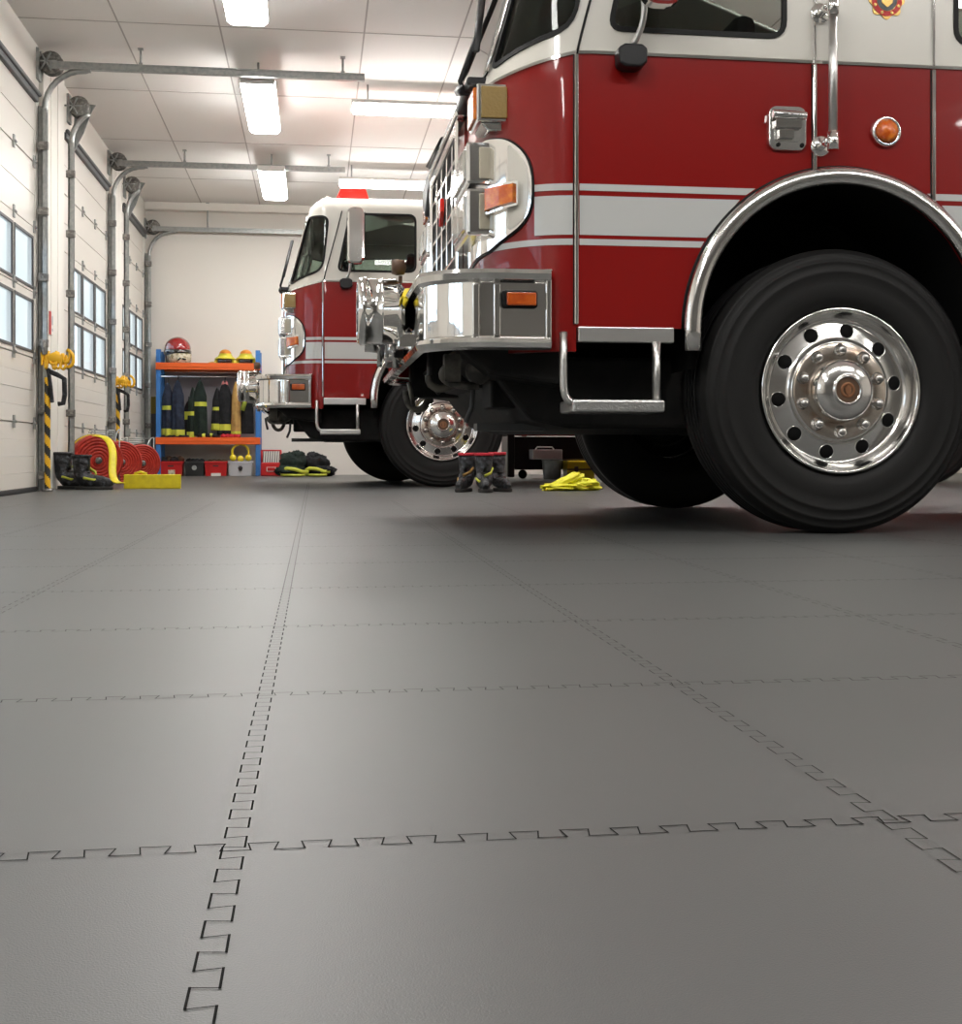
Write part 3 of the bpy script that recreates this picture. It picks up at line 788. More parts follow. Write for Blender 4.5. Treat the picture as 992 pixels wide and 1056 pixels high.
    b.lathe([(0, .195), (.07, .19), (.112, .178), (.128, .170), (.139, .184), (.140, .205), (.134, .210), (.133, .262), (.1355, .264), (.1355, .272), (.133, .274), (.133, .325), (.118, .345), (.07, .38), (0, .38)], (0, sy_, szc), 'x', 40)
    s = b.build('siren', 'chrome', T)
    b = MB(TOFF); b.box(.33, .40, sy_-.04, sy_+.04, .72, .79); b.box(.22, .30, sy_-.02, sy_+.02, .74, .80); b.build('siren_bracket', 'chrome_soft', T, bevel=.01)
    b = MB(TOFF)
    for k in range(10):
        a = 2*PI*k/10; b.tube([(.176, sy_+.03*math.cos(a), szc+.03*math.sin(a)), (.176, sy_+.12*math.cos(a), szc+.12*math.sin(a))], .005, 5)
    b.build('siren_grille', 'black', s)
    b = MB(TOFF)
    b.lathe([(0, 0), (.05, 0), (.06, .01), (.06, .05), (.045, .06), (.045, .16), (.06, .17), (.06, .2), (0, .2)], (.36, 1.18, .70), 'z', 20)
    b.tube(bez((.36, 1.18, .86), (.36, 1.18, 1.0), (.32, 1.1, 1.02), (.27, 1.06, .98)), .035, 12)
    b.lathe([(0, -.06), (.05, -.06), (.055, 0), (.02, .01), (0, .01)], (.28, 1.30, .80), 'x', 18)
    b.lathe([(0, -.05), (.045, -.05), (.05, 0), (.0, .01)], (.30, 1.45, .90), 'x', 18)
    b.tube([(.34, 1.0, .66), (.33, 1.0, .92), (.38, 1.0, .95)], .015, 8); b.tube([(.33, .98, .74), (.33, 1.5, .74)], .018, 8)
    b.tube([(.30, .95, .70), (.30, .95, .98)], .008, 6); b.tube([(.30, 1.55, .70), (.30, 1.55, .98)], .012, 6)
    b.build('front_intake', 'chrome_soft', T)
    b = MB(TOFF); b.box(.33, .375, .98, 1.62, .70, .90); b.tube([(.31, 1.2, .72), (.30, 1.25, .84), (.32, 1.35, .90)], .022, 8); b.build('intake_hose', 'black', T, bevel=.01)
    b = MB(TOFF); b.lathe([(0, -.02), (.028, -.02), (.034, 0), (.03, .03), (0, .04)], (.33, .78, 1.055), 'x', 16, 0); b.tube([(.345, .78, 1.02), (.345, .78, .99)], .008, 6); b.build('spot_lamp', 'brown', T)
    # ---- handle, rail, lamps and badge on the side
    b = MB(TOFF); b.prism(rrect(1.612, 1.752, 1.385, 1.543, .028), -.014, 0, 'y'); h = b.build('door_handle_plate', 'chrome_soft', T, bevel=.004)
    b = MB(TOFF); b.prism(rrect(1.632, 1.728, 1.415, 1.525, .012), -.0155, -.013, 'y', 1); b.tube([(1.618, -.034, 1.508), (1.742, -.034, 1.505)], .015, 10); b.box(1.63, 1.728, -.034, -.014, 1.462, 1.492)
    b.box(1.645, 1.70, -.030, -.014, 1.425, 1.455); b.build('paddle', ['chrome', 'chrome_soft'], h, bevel=.004)
    b = MB(TOFF)
    for hx in (1.646, 1.735): b.lathe([(0, -.018), (.008, -.018), (.008, -.01)], (hx, 0, 1.404), 'y', 10)
    b.build('screw', 'gasket', h)
    b = MB(TOFF); b.tube([(1.826, -.075, 1.43), (1.826, -.075, 1.875)], .0155, 14); g = b.build('grab_rail', 'brushed', T)
    for zz in (1.405, 1.885):
        b = MB(TOFF); b.lathe([(0, -.012), (.034, -.012), (.038, -.006), (.038, 0)], (1.808, 0, zz), 'y', 20); b.tube([(1.808, -.01, zz), (1.812, -.055, zz+.005), (1.826, -.075, zz+.01)], .016, 10)
        b.tube([(1.826, -.075, zz-.03), (1.826, -.075, zz+.035)], .021, 12); b.build('rail_bracket', 'chrome', g)
    b = MB(TOFF); b.lathe([(.056, 0), (.056, -.012), (.050, -.020), (.042, -.016), (.040, -.01), (0, -.01)], (2.058, 0, 1.466), 'y', 28); g = b.build('side_marker_lamp', 'chrome', T)
    b = MB(TOFF); b.lathe([(.041, -.012), (.036, -.028), (.024, -.036), (0, -.039)], (2.058, 0, 1.466), 'y', 24); b.build('lens', 'amber', g)
    ec = (2.062, 0, 1.945)
    b = MB(TOFF); out = []
    for k in range(48): a = 2*PI*k/48; rr = .064+.006*math.cos(8*a); out.append((ec[0]+rr*math.cos(a), ec[2]+rr*math.sin(a)))
    b.prism(out, -.004, 0, 'y'); g = b.build('crest', 'gold', T)
    b = MB(TOFF); b.lathe([(.058, -.006), (.040, -.0065)], ec, 'y', 32, 0); b.lathe([(.038, -.006), (0, -.0065)], ec, 'y', 24, 1)
    for k in range(8): a = R(22+45*k); b.lathe([(.006, -.0072), (0, -.0078)], (ec[0]+.049*math.cos(a), 0, ec[2]+.049*math.sin(a)), 'y', 8, 2)
    b.prism([(ec[0]-.022, ec[2]+.018), (ec[0]+.022, ec[2]+.018), (ec[0]+.020, ec[2]-.010), (ec[0], ec[2]-.026), (ec[0]-.020, ec[2]-.010)], -.009, -.0066, 'y', 2)
    b.build('crest_ring', ['red_plastic', 'wainscot', 'gold'], g)
    # ---- mirror
    for mm in (0, 1):
        Y_ = (lambda v: WID-v) if mm else (lambda v: v)
        b = MB(TOFF); b.prism([(1.045, 1.71), (1.05, 1.655), (1.075, 1.642), (1.125, 1.642), (1.148, 1.66), (1.15, 1.71), (1.13, 1.725), (1.07, 1.725)], Y_(-.075), Y_(.0), 'y'); b.build('mirror_mount', 'black', T, bevel=.008)
        b = MB(TOFF); b.tube(bez((1.10, Y_(-.055), 1.72), (1.13, Y_(-.07), 1.78), (1.135, Y_(-.11), 1.80), (1.125, Y_(-.10), 1.90), 8)+[(1.125, Y_(-.10), 2.2)], .011, 10); b.build('mirror_arm', 'brushed', T)
        b = MB(TOFF); b.prism(rrect(1.10, 1.245, 1.825, 2.29, .055), Y_(-.16)-.045, Y_(-.16)+.045, 'y'); g = b.build('mirror_housing', 'chrome', T, bevel=.02)
        b = MB(TOFF); b.box(1.245, 1.249, Y_(-.16)-.035, Y_(-.16)+.035, 1.87, 2.25); b.build('mirror_glass', 'visor', g)
    # ---- light bar
    b = MB(TOFF); b.prism([(1.02, 2.445), (1.30, 2.445), (1.27, 2.535), (1.06, 2.535)], .25, .95, 'y'); b.prism([(1.02, 2.445), (1.30, 2.445), (1.27, 2.535), (1.06, 2.535)], 1.45, 2.15, 'y'); b.build('light_bar_lens', 'red_lens', T, bevel=.012)
    b = MB(TOFF); b.box(1.06, 1.26, .24, 2.16, 2.425, 2.447); b.box(1.08, 1.24, .95, 1.45, 2.44, 2.52); b.build('light_bar_base', 'black', T, bevel=.005)
    # ---- interior
    b = MB(TOFF); b.box(.80, 3.0, .64, WID-.64, .95, 1.0); b.box(.80, 1.28, .12, WID-.12, .95, 1.0); b.box(.80, .98, .14, WID-.14, 1.0, 1.62); b.box(1.76, 1.80, .64, WID-.64, 1.0, 1.75); b.build('dashboard', 'interior', T, bevel=.02)
    for yy in (.25, 1.55):
        b = MB(TOFF); b.box(1.28, 1.72, yy, yy+.5, 1.33, 1.45); b.box(1.60, 1.74, yy, yy+.5, 1.40, 1.88); b.box(1.62, 1.72, yy+.12, yy+.38, 1.86, 2.02); b.build('seat', 'seat', T, bevel=.05)
    b = MB(TOFF)
    ctr = Vector((1.08, .5, 1.66)); b.tube([ctr+Vector((-.09*math.sin(a), .19*math.cos(a), .17*math.sin(a))) for a in [2*PI*k/24 for k in range(24)]], .013, 8, closed=True); b.tube([(.95, .5, 1.5), ctr], .02, 8); b.build('steering_wheel', 'black', T)
    return T

truck = make_truck()
tag(truck, 'large red fire truck with white upper cab and big chrome front wheel, nearest the viewer', 'fire truck')
t2 = copy_tree(truck); t2.location = (TX-.845, TY+6.0, 0)
tag(t2, 'farther red and white fire truck with whole cab and red roof beacon in view', 'fire truck')
for ch in t2.children:       # the far front wheel of the second truck stands a little further forward
    if ch.name.startswith('wheel_rim') and ch.location.y > 1.5 and abs(ch.location.x) < .2: ch.location.x -= .27

# ------------------------------------------------------------------ shelf and its contents
SXL, SXR, SYF, SYB = -1.91, -.665, 15.28, 15.72
root = empty('storage_rack', (-1.29, 15.5, 0)); L = (-1.29, 15.5, 0)
tag(root, 'blue and orange steel rack with two shelves against the back wall', 'shelving rack')
for x in (SXL+.03, SXR-.03):
    for y in (SYF+.03, SYB-.03):
        b = MB(L); b.box(x-.028, x+.028, y-.03, y-.022, 0, 1.535); b.box(x-.028, x-.022, y-.03, y+.03, 0, 1.535); b.box(x+.022, x+.028, y-.03, y+.03, 0, 1.535); b.build('upright', 'blue_steel', root, bevel=.003)
for z in (1.29, .385):
    for y in (SYF, SYB-.04):
        b = MB(L); b.box(SXL+.0, SXR, y-.012, y+.03, z, z+.085); b.box(SXL+.06, SXR-.06, y-.016, y-.011, z+.03, z+.055); b.build('beam', 'orange_steel', root, bevel=.005)
    b = MB(L); b.box(SXL+.04, SXR-.04, SYF+.03, SYB-.04, z+.05, z+.068); b.build('shelf_board', 'brushed', root)
b = MB(L); b.box(SXL+.06, SXR-.06, SYB+.0, SYB+.01, .48, 1.285); b.build('back_panel', 'panel_grey', root)
b = MB(L); b.tube([(SXL+.02, 15.42, 1.215), (SXR-.02, 15.42, 1.215)], .010, 8); b.build('hanging_rod', 'brushed', root)

def garment(loc, w, h, d, main, sleeves, label, name='turnout_coat', bands=(), legs=False, cuff=True, collar=None, lean=0., hem='lime'):
    """hangs from loc (hook point); main body, optional sleeves"""
    root = empty(name, loc); tag(root, label, 'coat' if not legs else 'trousers', 'firefighter clothing hanging on the rack')
    def body(nm, cx, w, h, z0, sway, bnds, seed, parent, taper=.45, m=main):
        N = 40; rows = 26; vs = []; fs = []; ms = []
        rnd = random.Random(seed); ph = [rnd.uniform(0, 6.3) for _ in range(3)]
        for i in range(rows+1):
            t = i/rows; z = z0 - h*t
            ww = w/2*(taper*.35 + (1-taper*.35)*min(1, (t/.28)**.7) if t < .28 else 1.0+.06*(t-.28))
            dd = d/2*(.35+.65*min(1, t/.3))
            for k in range(N):
                a = 2*PI*k/N; f = 1+.10*math.sin(5*a+ph[0]+t*1.5)*t+.06*math.sin(9*a+ph[1])*t
                vs.append((cx+sway*t+lean*t+ww*f*math.cos(a), dd*f*math.sin(a), z))
        mats = []
        for i in range(rows):
            t = (i+.5)/rows; mm = 0
            for b0, b1 in bnds:
                if b0 < t < b1: mm = 1
            for k in range(N): fs.append((i*N+k, i*N+(k+1) % N, (i+1)*N+(k+1) % N, (i+1)*N+k)); mats.append(mm)
        b = MB(); n0 = 0; b.add(vs, [])
        for f, mm in zip(fs, mats): b.f.append(list(f)); b.m.append(mm); b.sm.append(True)
        b.f.append([rows*N+k for k in range(N)]); b.m.append(0); b.sm.append(False)
        b.f.append([k for k in range(N)][::-1]); b.m.append(0); b.sm.append(False)
        return b.build(nm, [m, hem], parent)
    if legs:
        body('leg', -w*.24, w*.52, h, 0, -.02, bands, 1, root, .6); body('leg', w*.24, w*.52, h, .02, .02, bands, 2, root, .6)
    else:
        body('coat_body', 0, w*.8, h, 0, 0, bands, 3, root)
        if sleeves:
            for sx_, sw in sleeves: body('sleeve', sx_, .095, h*sw, -.08, sx_*.25, [(.45, .55), (.86, 1.)] if cuff else [], int(sx_*100), root, .4)
    b = MB(); b.tube(bez((0, 0, -.02), (0, 0, .04), (.02, 0, .05), (.0, .0, .055)), .006, 6); b.build('hook', 'wire', root)
    if collar:
        b = MB(); b.lathe([(.025, -.0), (.04, -.03), (.045, -.075), (.05, -.085)], (0, 0, 0), 'z', 16); b.build('collar', collar, root, solid=.006)
    return root
HZ = 1.165
garment((-1.785, 15.42, HZ-.03), .17, .66, .16, 'navy', None, 'navy coat with lime bands hanging leftmost on the rack rod', bands=[(.42, .50), (.86, 1.)])
garment((-1.665, 15.40, HZ), .19, .68, .16, 'navy', None, 'pair of navy trousers with lime ankle bands hanging second from left on the rack', name='turnout_trousers', bands=[(.88, 1.)], legs=False)
garment((-1.40, 15.42, HZ), .20, .68, .16, 'darkgreen', [(-.085, .95)], 'dark green coat with lime bands on body and sleeve hanging mid-left on rack', bands=[(.38, .47)])
garment((-1.545, 15.46, HZ-.25), .14, .42, .12, 'charcoal', None, 'short charcoal garment with a lime patch, between the navy and the green clothing', bands=[(.32, .52)])
garment((-1.10, 15.42, HZ), .21, .66, .17, 'charcoal', [(-.09, .80)], 'charcoal coat with pink collar hanging in the middle right of the rack', bands=[(.80, .93)], collar='pink')
garment((-.965, 15.40, HZ-.01), .135, .66, .14, 'tan', None, 'tan yellow coat hanging beside the charcoal coat with pink collar', bands=[(.93, 1.)])
garment((-.83, 15.42, HZ-.03), .18, .62, .14, 'charcoal', None, 'dark coat with a lime sleeve hanging rightmost on the rack', bands=[])
b = MB(); b.tube([(-.815, 15.33, 1.07), (-.845, 15.33, .93), (-.885, 15.33, .80)], [(.012, .02), (.035, .025), (.028, .03)], 12)
o = b.build('lime_sleeve', 'lime_cloth'); tag(o, 'slim lime cloth draped over the rightmost dark coat', 'cloth')

# boots and folded pieces on the lower shelf board
def folded(loc, w, d, h, m, label, name='folded_cloth', cat='cloth', seed=1, lumps=5, extra=None):
    rnd = random.Random(seed); b = MB()
    for k in range(lumps):
        x = -w/2+w*(k+.5)/lumps; b.tube([(x-w/lumps*.7, rnd.uniform(-.3, .3)*d, h*.3), (x, rnd.uniform(-.2, .2)*d, h*rnd.uniform(.45, .6)), (x+w/lumps*.7, rnd.uniform(-.3, .3)*d, h*.3)],
                                             [(h*.3, d*.25), (h*rnd.uniform(.38, .5), d*.4), (h*.3, d*.25)], 12, m=(k % 2 if extra else 0))
    o = b.build(name, [m, extra] if extra else [m], loc=loc, sub=1); tag(o, label, cat); return o
folded((-1.30, 15.33, .455), .22, .12, .08, 'charcoal', 'charcoal and lime folded cloth below the green coat on lower shelf', extra='lime')
folded((-1.02, 15.33, .455), .22, .12, .07, 'boot_red', 'dark red folded cloth below the tan coat on the lower shelf')
folded((-1.70, 15.36, .455), .34, .14, .055, 'charcoal', 'black flattened cloth under the navy clothing on the lower shelf')

# helmets
def full_helmet(loc, rz=0):
    root = empty('motor_helmet', loc, rz); tag(root, 'large red full-face helmet with cream chin guard at the left end of the top shelf', 'helmet')
    b = MB(); b.ball((0, 0, .19), (.158, .165, .150), 28, z0=-.15); b.lathe([(.156, .17), (.160, .15), (.150, .12), (.13, .09)], (0, .0, 0), 'z', 28); b.build('shell', 'helmet_red', root)
    b = MB(); b.lathe([(.150, .19), (.166, .165), (.166, .13), (.150, .10)], (0, -.004, 0), 'z', 28, a0=R(180), a1=R(375)); b.build('visor', 'visor', root, solid=.008)
    b = MB(); b.lathe([(.13, .145), (.158, .125), (.155, .05), (.135, .012), (.12, .0)], (.01, -.01, 0), 'z', 24, a0=R(215), a1=R(390)); b.build('chin_guard', 'cream', root, solid=.012)
    b = MB(); b.lathe([(.145, .13), (.148, .09), (.14, .02), (.125, .0)], (0, .0, 0), 'z', 24, a0=R(20), a1=R(230)); b.build('neck_roll', 'brown', root, solid=.01)
    b = MB(); b.tube([(.07, -.155, .06), (.11, -.13, .055)], .012, 8); b.tube([(.02, -.165, .04), (.05, -.16, .07)], .010, 8); b.build('vent', 'visor', root)
full_helmet((-1.67, 15.45, 1.362))
def fire_helmet(loc, label, rz=0, first=None):
    root = empty('fire_helmet', loc, rz); tag(root, label, 'helmet')
    b = MB(); b.ball((0, 0, .055), (.10, .115, .115), 24, z0=0); b.lathe([(.10, .055), (.104, .03), (.106, .005)], (0, 0, 0), 'z', 24, a0=R(-35), a1=R(215)); b.build('shell', 'helmet_yellow', root)
    b = MB(); b.ball((0, .0, .13), (.075, .10, .06), 20, z0=.1); b.build('crest', 'helmet_orange', root)
    b = MB(); b.lathe([(.104, .095), (.130, .075), (.128, .066), (.10, .07)], (0, -.01, 0), 'z', 24); b.build('brim', 'helmet_yellow', root)
    b = MB(); b.lathe([(.09, .075), (.108, .06), (.104, .02), (.08, .0)], (0, -.012, 0), 'z', 20, a0=R(215), a1=R(325)); b.build('face_shield', 'visor', root, solid=.006)
    for sgn in (-1, 1):
        b = MB(); b.tube([(sgn*.095, -.03, .065), (sgn*.112, -.05, .03), (sgn*.105, -.06, .0)], [(.02, .014), (.026, .016), (.02, .012)], 10); b.build('ear_flap', 'helmet_yellow', root)
fire_helmet((-1.095, 15.42, 1.362), 'yellow fire helmet with orange crown, left one of the two on the top shelf')
fire_helmet((-.845, 15.42, 1.362), 'yellow fire helmet with orange crown, right one beside the blue upright')
b = MB(); b.tube([(-.05, 0, .012), (0, .01, .02), (.05, 0, .012)], [(.012, .02), (.02, .03), (.012, .02)], 10); tag(b.build('glove', 'tan', loc=(-1.245, 15.36, 1.361)), 'small tan glove lying left of the two yellow helmets', 'glove')

# crates
def crate(loc, w, d, h, m, label, name='crate', cat='crate', labelpatch=None, handle=True):
    b = MB(); t = .008
    pl = lambda k, z: [(-w/2*k, -d/2*k, z), (w/2*k, -d/2*k, z), (w/2*k, d/2*k, z), (-w/2*k, d/2*k, z)]
    vs = pl(.90, 0)+pl(.98, h)+pl(.95, h)+pl(.87, .01)
    b.add(vs, [(3, 2, 1, 0)]+[(i, (i+1) % 4, 4+(i+1) % 4, 4+i) for i in range(4)]+[(4+i, 4+(i+1) % 4, 8+(i+1) % 4, 8+i) for i in range(4)]+[(8+i, 8+(i+1) % 4, 12+(i+1) % 4, 12+i) for i in range(4)]+[(12, 13, 14, 15)])
    b.box(-w/2, w/2, -d/2-.004, -d/2+.012, h-.022, h+.003); b.box(-w/2, w/2, d/2-.012, d/2+.004, h-.022, h+.003)
    b.box(-w/2-.003, -w/2+.012, -d/2, d/2, h-.022, h+.003); b.box(w/2-.012, w/2+.003, -d/2, d/2, h-.022, h+.003)
    o = b.build(name, m, loc=loc, bevel=.003); tag(o, label, cat)
    if handle:
        b = MB(); b.prism(rrect(-.035, .035, h*.66, h*.74, .005), -d/2*.985-.002, -d/2*.9, 'y'); b.build('handle_slot', 'rubber_seal', o)
    if labelpatch:
        x0, x1, z0, z1, mm = labelpatch; b = MB(); b.box(x0, x1, -d/2-.0035, -d/2*.9, z0, z1); b.build('label', mm, o)
    return o
CY = 15.42
crate((-1.735, CY, 0), .285, .26, .175, 'red_plastic', 'red plastic crate with a cream tag, leftmost under the rack', labelpatch=(-.03, .05, .01, .075, 'cream'))
c = crate((-1.455, CY, 0), .235, .26, .175, 'black_box', 'black crate with a round grey badge between the two red crates', handle=False)
b = MB(); b.lathe([(.03, -.136), (.022, -.139), (.016, -.136), (0, -.137)], (0, 0, .10), 'y', 20); b.build('badge', 'galv', c)
crate((-1.20, CY, 0), .275, .26, .175, 'red_plastic', 'red plastic crate with white label, third under the rack', labelpatch=(-.055, .06, .0, .035, 'label'))
c = crate((-.905, CY, 0), .29, .26, .175, 'grey_plastic', 'light grey crate under the rack holding up a yellow ear-muff ring', handle=False)
b = MB(); b.prism([(-.03, .105), (.03, .105), (.018, .06), (-.018, .06)], -.1285, -.12, 'y'); b.tube([(-.02, -.128, .115), (.02, -.128, .115)], .007, 6); b.build('badge', 'black_box', c)
folded((-1.735, CY, .13), .26, .2, .14, 'charcoal', 'dark gloves heaped in the leftmost red crate', 'work_gloves', 'gloves', 4, 4, extra='brown')
folded((-1.455, CY, .13), .21, .2, .10, 'charcoal', 'dark cloth heaped in the black crate', 'cloth_heap', 'cloth', 5, 4)
folded((-1.20, CY, .12), .23, .2, .10, 'brown', 'brown gloves heaped in the red crate with white label', 'work_gloves', 'gloves', 6, 4)
b = MB(); b.tube([(.10*math.cos(a), -.10, .105+.095*math.sin(a)) for a in [R(-25)+R(230)*k/16 for k in range(17)]], (.018, .014), 10); b.build
o = b.build('ear_muffs', 'yellow', loc=(-.905, CY, .185)); tag(o, 'yellow ear muffs with round headband on the light grey crate', 'ear muffs')
for sx_ in (-.09, .095, .0):
    b = MB(); b.lathe([(0, -.03), (.034, -.03), (.04, -.015), (.04, .015), (0, .02)], (sx_, -.10, .035 if sx_ else .022), 'y', 16); b.build('ear_cup', 'yellow', o)

# red wire box and jacket heap
root = empty('petrol_can', (-.53, 15.25, 0)); tag(root, 'red box with open wire top standing just right of the rack', 'container'); L = (-.53, 15.25, 0)
b = MB(L); b.box(-.655, -.405, 15.15, 15.35, 0, .165); b.build('tank', 'red_plastic', root, bevel=.012)
b = MB(L); b.box(-.585, -.47, 15.143, 15.15, .055, .11); b.box(-.575, -.48, 15.140, 15.146, .062, .103, 1); b.build('label', ['label', 'red_plastic'], root)
b = MB(L)
for x in (-.645, -.415):
    for y in (15.16, 15.34): b.tube([(x, y, .16), (x, y, .31)], .009, 6)
b.tube([(-.645, 15.16, .31), (-.415, 15.16, .31), (-.415, 15.34, .31), (-.645, 15.34, .31)], .010, 6, closed=True)
b.build('frame', 'red_plastic', root)
b = MB(L)
for k in range(8): x = -.63+.028*k; b.tube([(x, 15.17+.01*(k % 2), .165), (x+.008, 15.19, .30)], .0045, 5)
b.build('wires', 'wire', root)
from mathutils import noise
def lump(c, r, seed, m, b, n=48, amp=.30, fq=2.2):
    vs = []; fs = []; H = 26; o = Vector((seed*7.3, seed*3.1, seed*5.7))
    for i in range(H+1):
        a = -PI/2+PI*i/H
        for k in range(n):
            t = 2*PI*k/n; d = Vector((math.cos(a)*math.cos(t), math.cos(a)*math.sin(t), math.sin(a)))
            f = 1+amp*(noise.noise(d*fq*.7+o)*.9 + abs(noise.noise(d*fq*1.6+o*2))*.9 - .3 + .25*noise.noise(d*fq*4+o))
            vs.append((c[0]+r[0]*f*d.x, c[1]+r[1]*f*d.y, max(.002, c[2]+r[2]*f*d.z)))
    for i in range(H):
        for k in range(n): fs.append((i*n+k, i*n+(k+1) % n, (i+1)*n+(k+1) % n, (i+1)*n+k))
    b.add(vs, fs, m, True)
def heap(loc, sgn, label, s=1.):
    root = empty('turnout_jacket', loc); tag(root, label, 'jacket')
    b = MB(); lump((-.02, 0, .14*s), (.17*s, .13*s, .15*s), 3+sgn, 0, b); lump((.05*sgn, -.04, .07*s), (.19*s, .13*s, .08*s), 5, 0, b); lump((-.04*sgn*s, .02, .22*s), (.10*s, .09*s, .09*s), 8, 0, b); b.build('jacket_body', 'charcoal' if sgn > 0 else 'darkgreen', root)
    b = MB(); b.tube([(-.17*s, -.10, .055), (-.09*s, -.165*s, .10), (.0, -.175*s, .09), (.09*s, -.165*s, .06), (.16*s, -.12, .06)], (.022, .012), 8, up=(0, 0, 1)); b.build('reflective_band', 'lime', root)
    b = MB(); b.tube([(-.16*s, -.14, .022), (.02*s, -.18, .018), (.12*s, -.14, .022)], (.016, .014), 8, up=(0, 0, 1)); b.build('reflective_band', 'lime', root)
heap((-.24, 14.8, 0), -1, 'dark green jacket with lime bands heaped on the floor, nearer the red box', 1.)
heap((.02, 14.85, 0), 1, 'black jacket with lime bands heaped on the floor under the small truck bumper', .95)

# ------------------------------------------------------------------ boots, hoses, poles on the left
def boot_mb(h=.29, s=1.):
    b = MB()
    path = [(0, .03, h), (0, .03, h*.75), (0, .028, h*.45), (0, .02, .115), (0, -.01, .075), (0, -.06, .062), (0, -.12, .050), (0, -.165, .040), (0, -.185, .034)]
    rad = [(.060, .066), (.058, .062), (.052, .055), (.054, .062), (.052, .058), (.048, .040), (.050, .034), (.042, .028), (.022, .016)]
    rad = [(c*s, a*s) for a, c in rad]
    b.tube([(x*s, y*s, z) for x, y, z in path], [(q, p) for q, p in rad], 18, up=(1, 0, 0))
    return b
def boots(loc, label, rz, h=.29, lining=None, straps='lime', name='boot', first_group=None, s=1.):
    root = empty(name, loc, rz); tag(root, label, 'boot', first_group)
    boot_mb(h, s).build('upper', 'boot', root)
    b = MB(); out = []
    for k in range(32):
        a = 2*PI*k/32; x = .052*s*math.cos(a)*(1+.12*math.cos(a+.3)); y = -.06*s+.135*s*math.sin(a); out.append((x, y))
    b.prism(out, 0, .026, 'z'); b.build('sole', 'sole', root, bevel=.005)
    b = MB(); b.lathe([(.066*s, h-.016), (.069*s, h-.013), (.068*s, h+.005), (.056*s, h+.006), (.053*s, h-.05)], (0, .03*s, 0), 'z', 20); b.build('cuff', lining or 'boot', root)
    if straps:
        b = MB(); b.tube([(.060*s, .0, h*.62), (.045*s, -.05*s, h*.5), (.0, -.075*s, h*.42)], (.012, .006), 6); b.tube([(-.058*s, -.01, h*.35), (-.04*s, -.07*s, .08), (0, -.13*s, .075)], (.010, .006), 6); b.build('strap', straps, root)
    b = MB()
    for k in range(4): b.tube([(-.025*s, -.03*s-.02*k, h*.50-.035*k), (.025*s, -.03*s-.02*k, h*.49-.035*k)], .007, 6)
    b.build('lace', 'sole', root)
    return root
boots((-1.97, 10.20, 0), 'black fire boot standing at the foot of the striped post, left of the pair', R(60), .29, s=1.15)
boots((-1.79, 10.02, 0), 'black fire boot in front of the large red hose roll, right of the pair', R(75), .27, s=1.15)
G = None
boots((1.12, 9.17, 0), 'black boot with red lining, left one of the group by the small truck wheel', R(-25), .285, 'boot_red', 'tan', s=1.0)
boots((1.24, 9.03, 0), 'black boot with red lining, middle one of the group by the small truck wheel', R(-5), .285, 'boot_red', 'lime', s=1.05)
boots((1.37, 9.17, 0), 'black boot with red lining, right one of the group by the small truck wheel', R(15), .29, 'boot_red', None, s=1.0)

def hose_roll(loc, rad, wid, rz, label, strap=True):
    root = empty('hose_roll', loc, rz); tag(root, label, 'fire hose')
    pr = [(.0, -wid/2+.01), (.03, -wid/2+.008)]
    n = 7
    for k in range(n):
        r0 = .03+(rad-.035)*k/n; r1 = .03+(rad-.035)*(k+1)/n
        pr += [(r0, -wid/2+.008), (r0+.004, -wid/2), (r1-.004, -wid/2), (r1, -wid/2+.008)]
    pr += [(rad-.002, -wid/2+.01), (rad, -wid/2+.03), (rad, wid/2-.03), (rad-.005, wid/2-.005)]
    for k in range(n)[::-1]:
        r0 = .03+(rad-.035)*k/n; r1 = .03+(rad-.035)*(k+1)/n
        pr += [(r1, wid/2-.008), (r1-.004, wid/2), (r0+.004, wid/2), (r0, wid/2-.008)]
    pr += [(0, wid/2-.01)]
    b = MB(); b.lathe(pr, (0, 0, rad), 'y', 56); b.build('hose_coil', 'red_hose', root)
    b = MB(); b.lathe([(0, -.02), (.028, -.02), (.03, -.01), (.022, .0), (.022, .02)], (0, -wid/2, rad), 'y', 18); b.build('coupling', 'galv_dark', root)
    b = MB(); b.lathe([(rad+.003, wid/2-.025), (rad+.006, wid/2-.02), (rad+.006, wid/2+.0), (rad-.03, wid/2+.006)], (0, 0, rad), 'y', 56); b.build('reel_rim', 'brown', root)
    if strap:
        b = MB(); b.lathe([(rad+.002, -.022), (rad+.006, -.02), (rad+.006, .02), (rad+.002, .022)], (0, .035, rad), 'y', 56); b.build('strap', 'yellow_hose', root)
    return root
hose_roll((-1.88, 10.98, 0), .222, .17, R(26), 'large coiled red fire hose roll standing behind the black boots')
hose_roll((-1.85, 12.05, 0), .20, .20, R(26), 'smaller coiled red fire hose roll with yellow strap, farther from the viewer')
hose_roll((-1.68, 12.35, 0), .185, .07, R(26), 'thin red hose roll standing last, closest to the rack', strap=False)
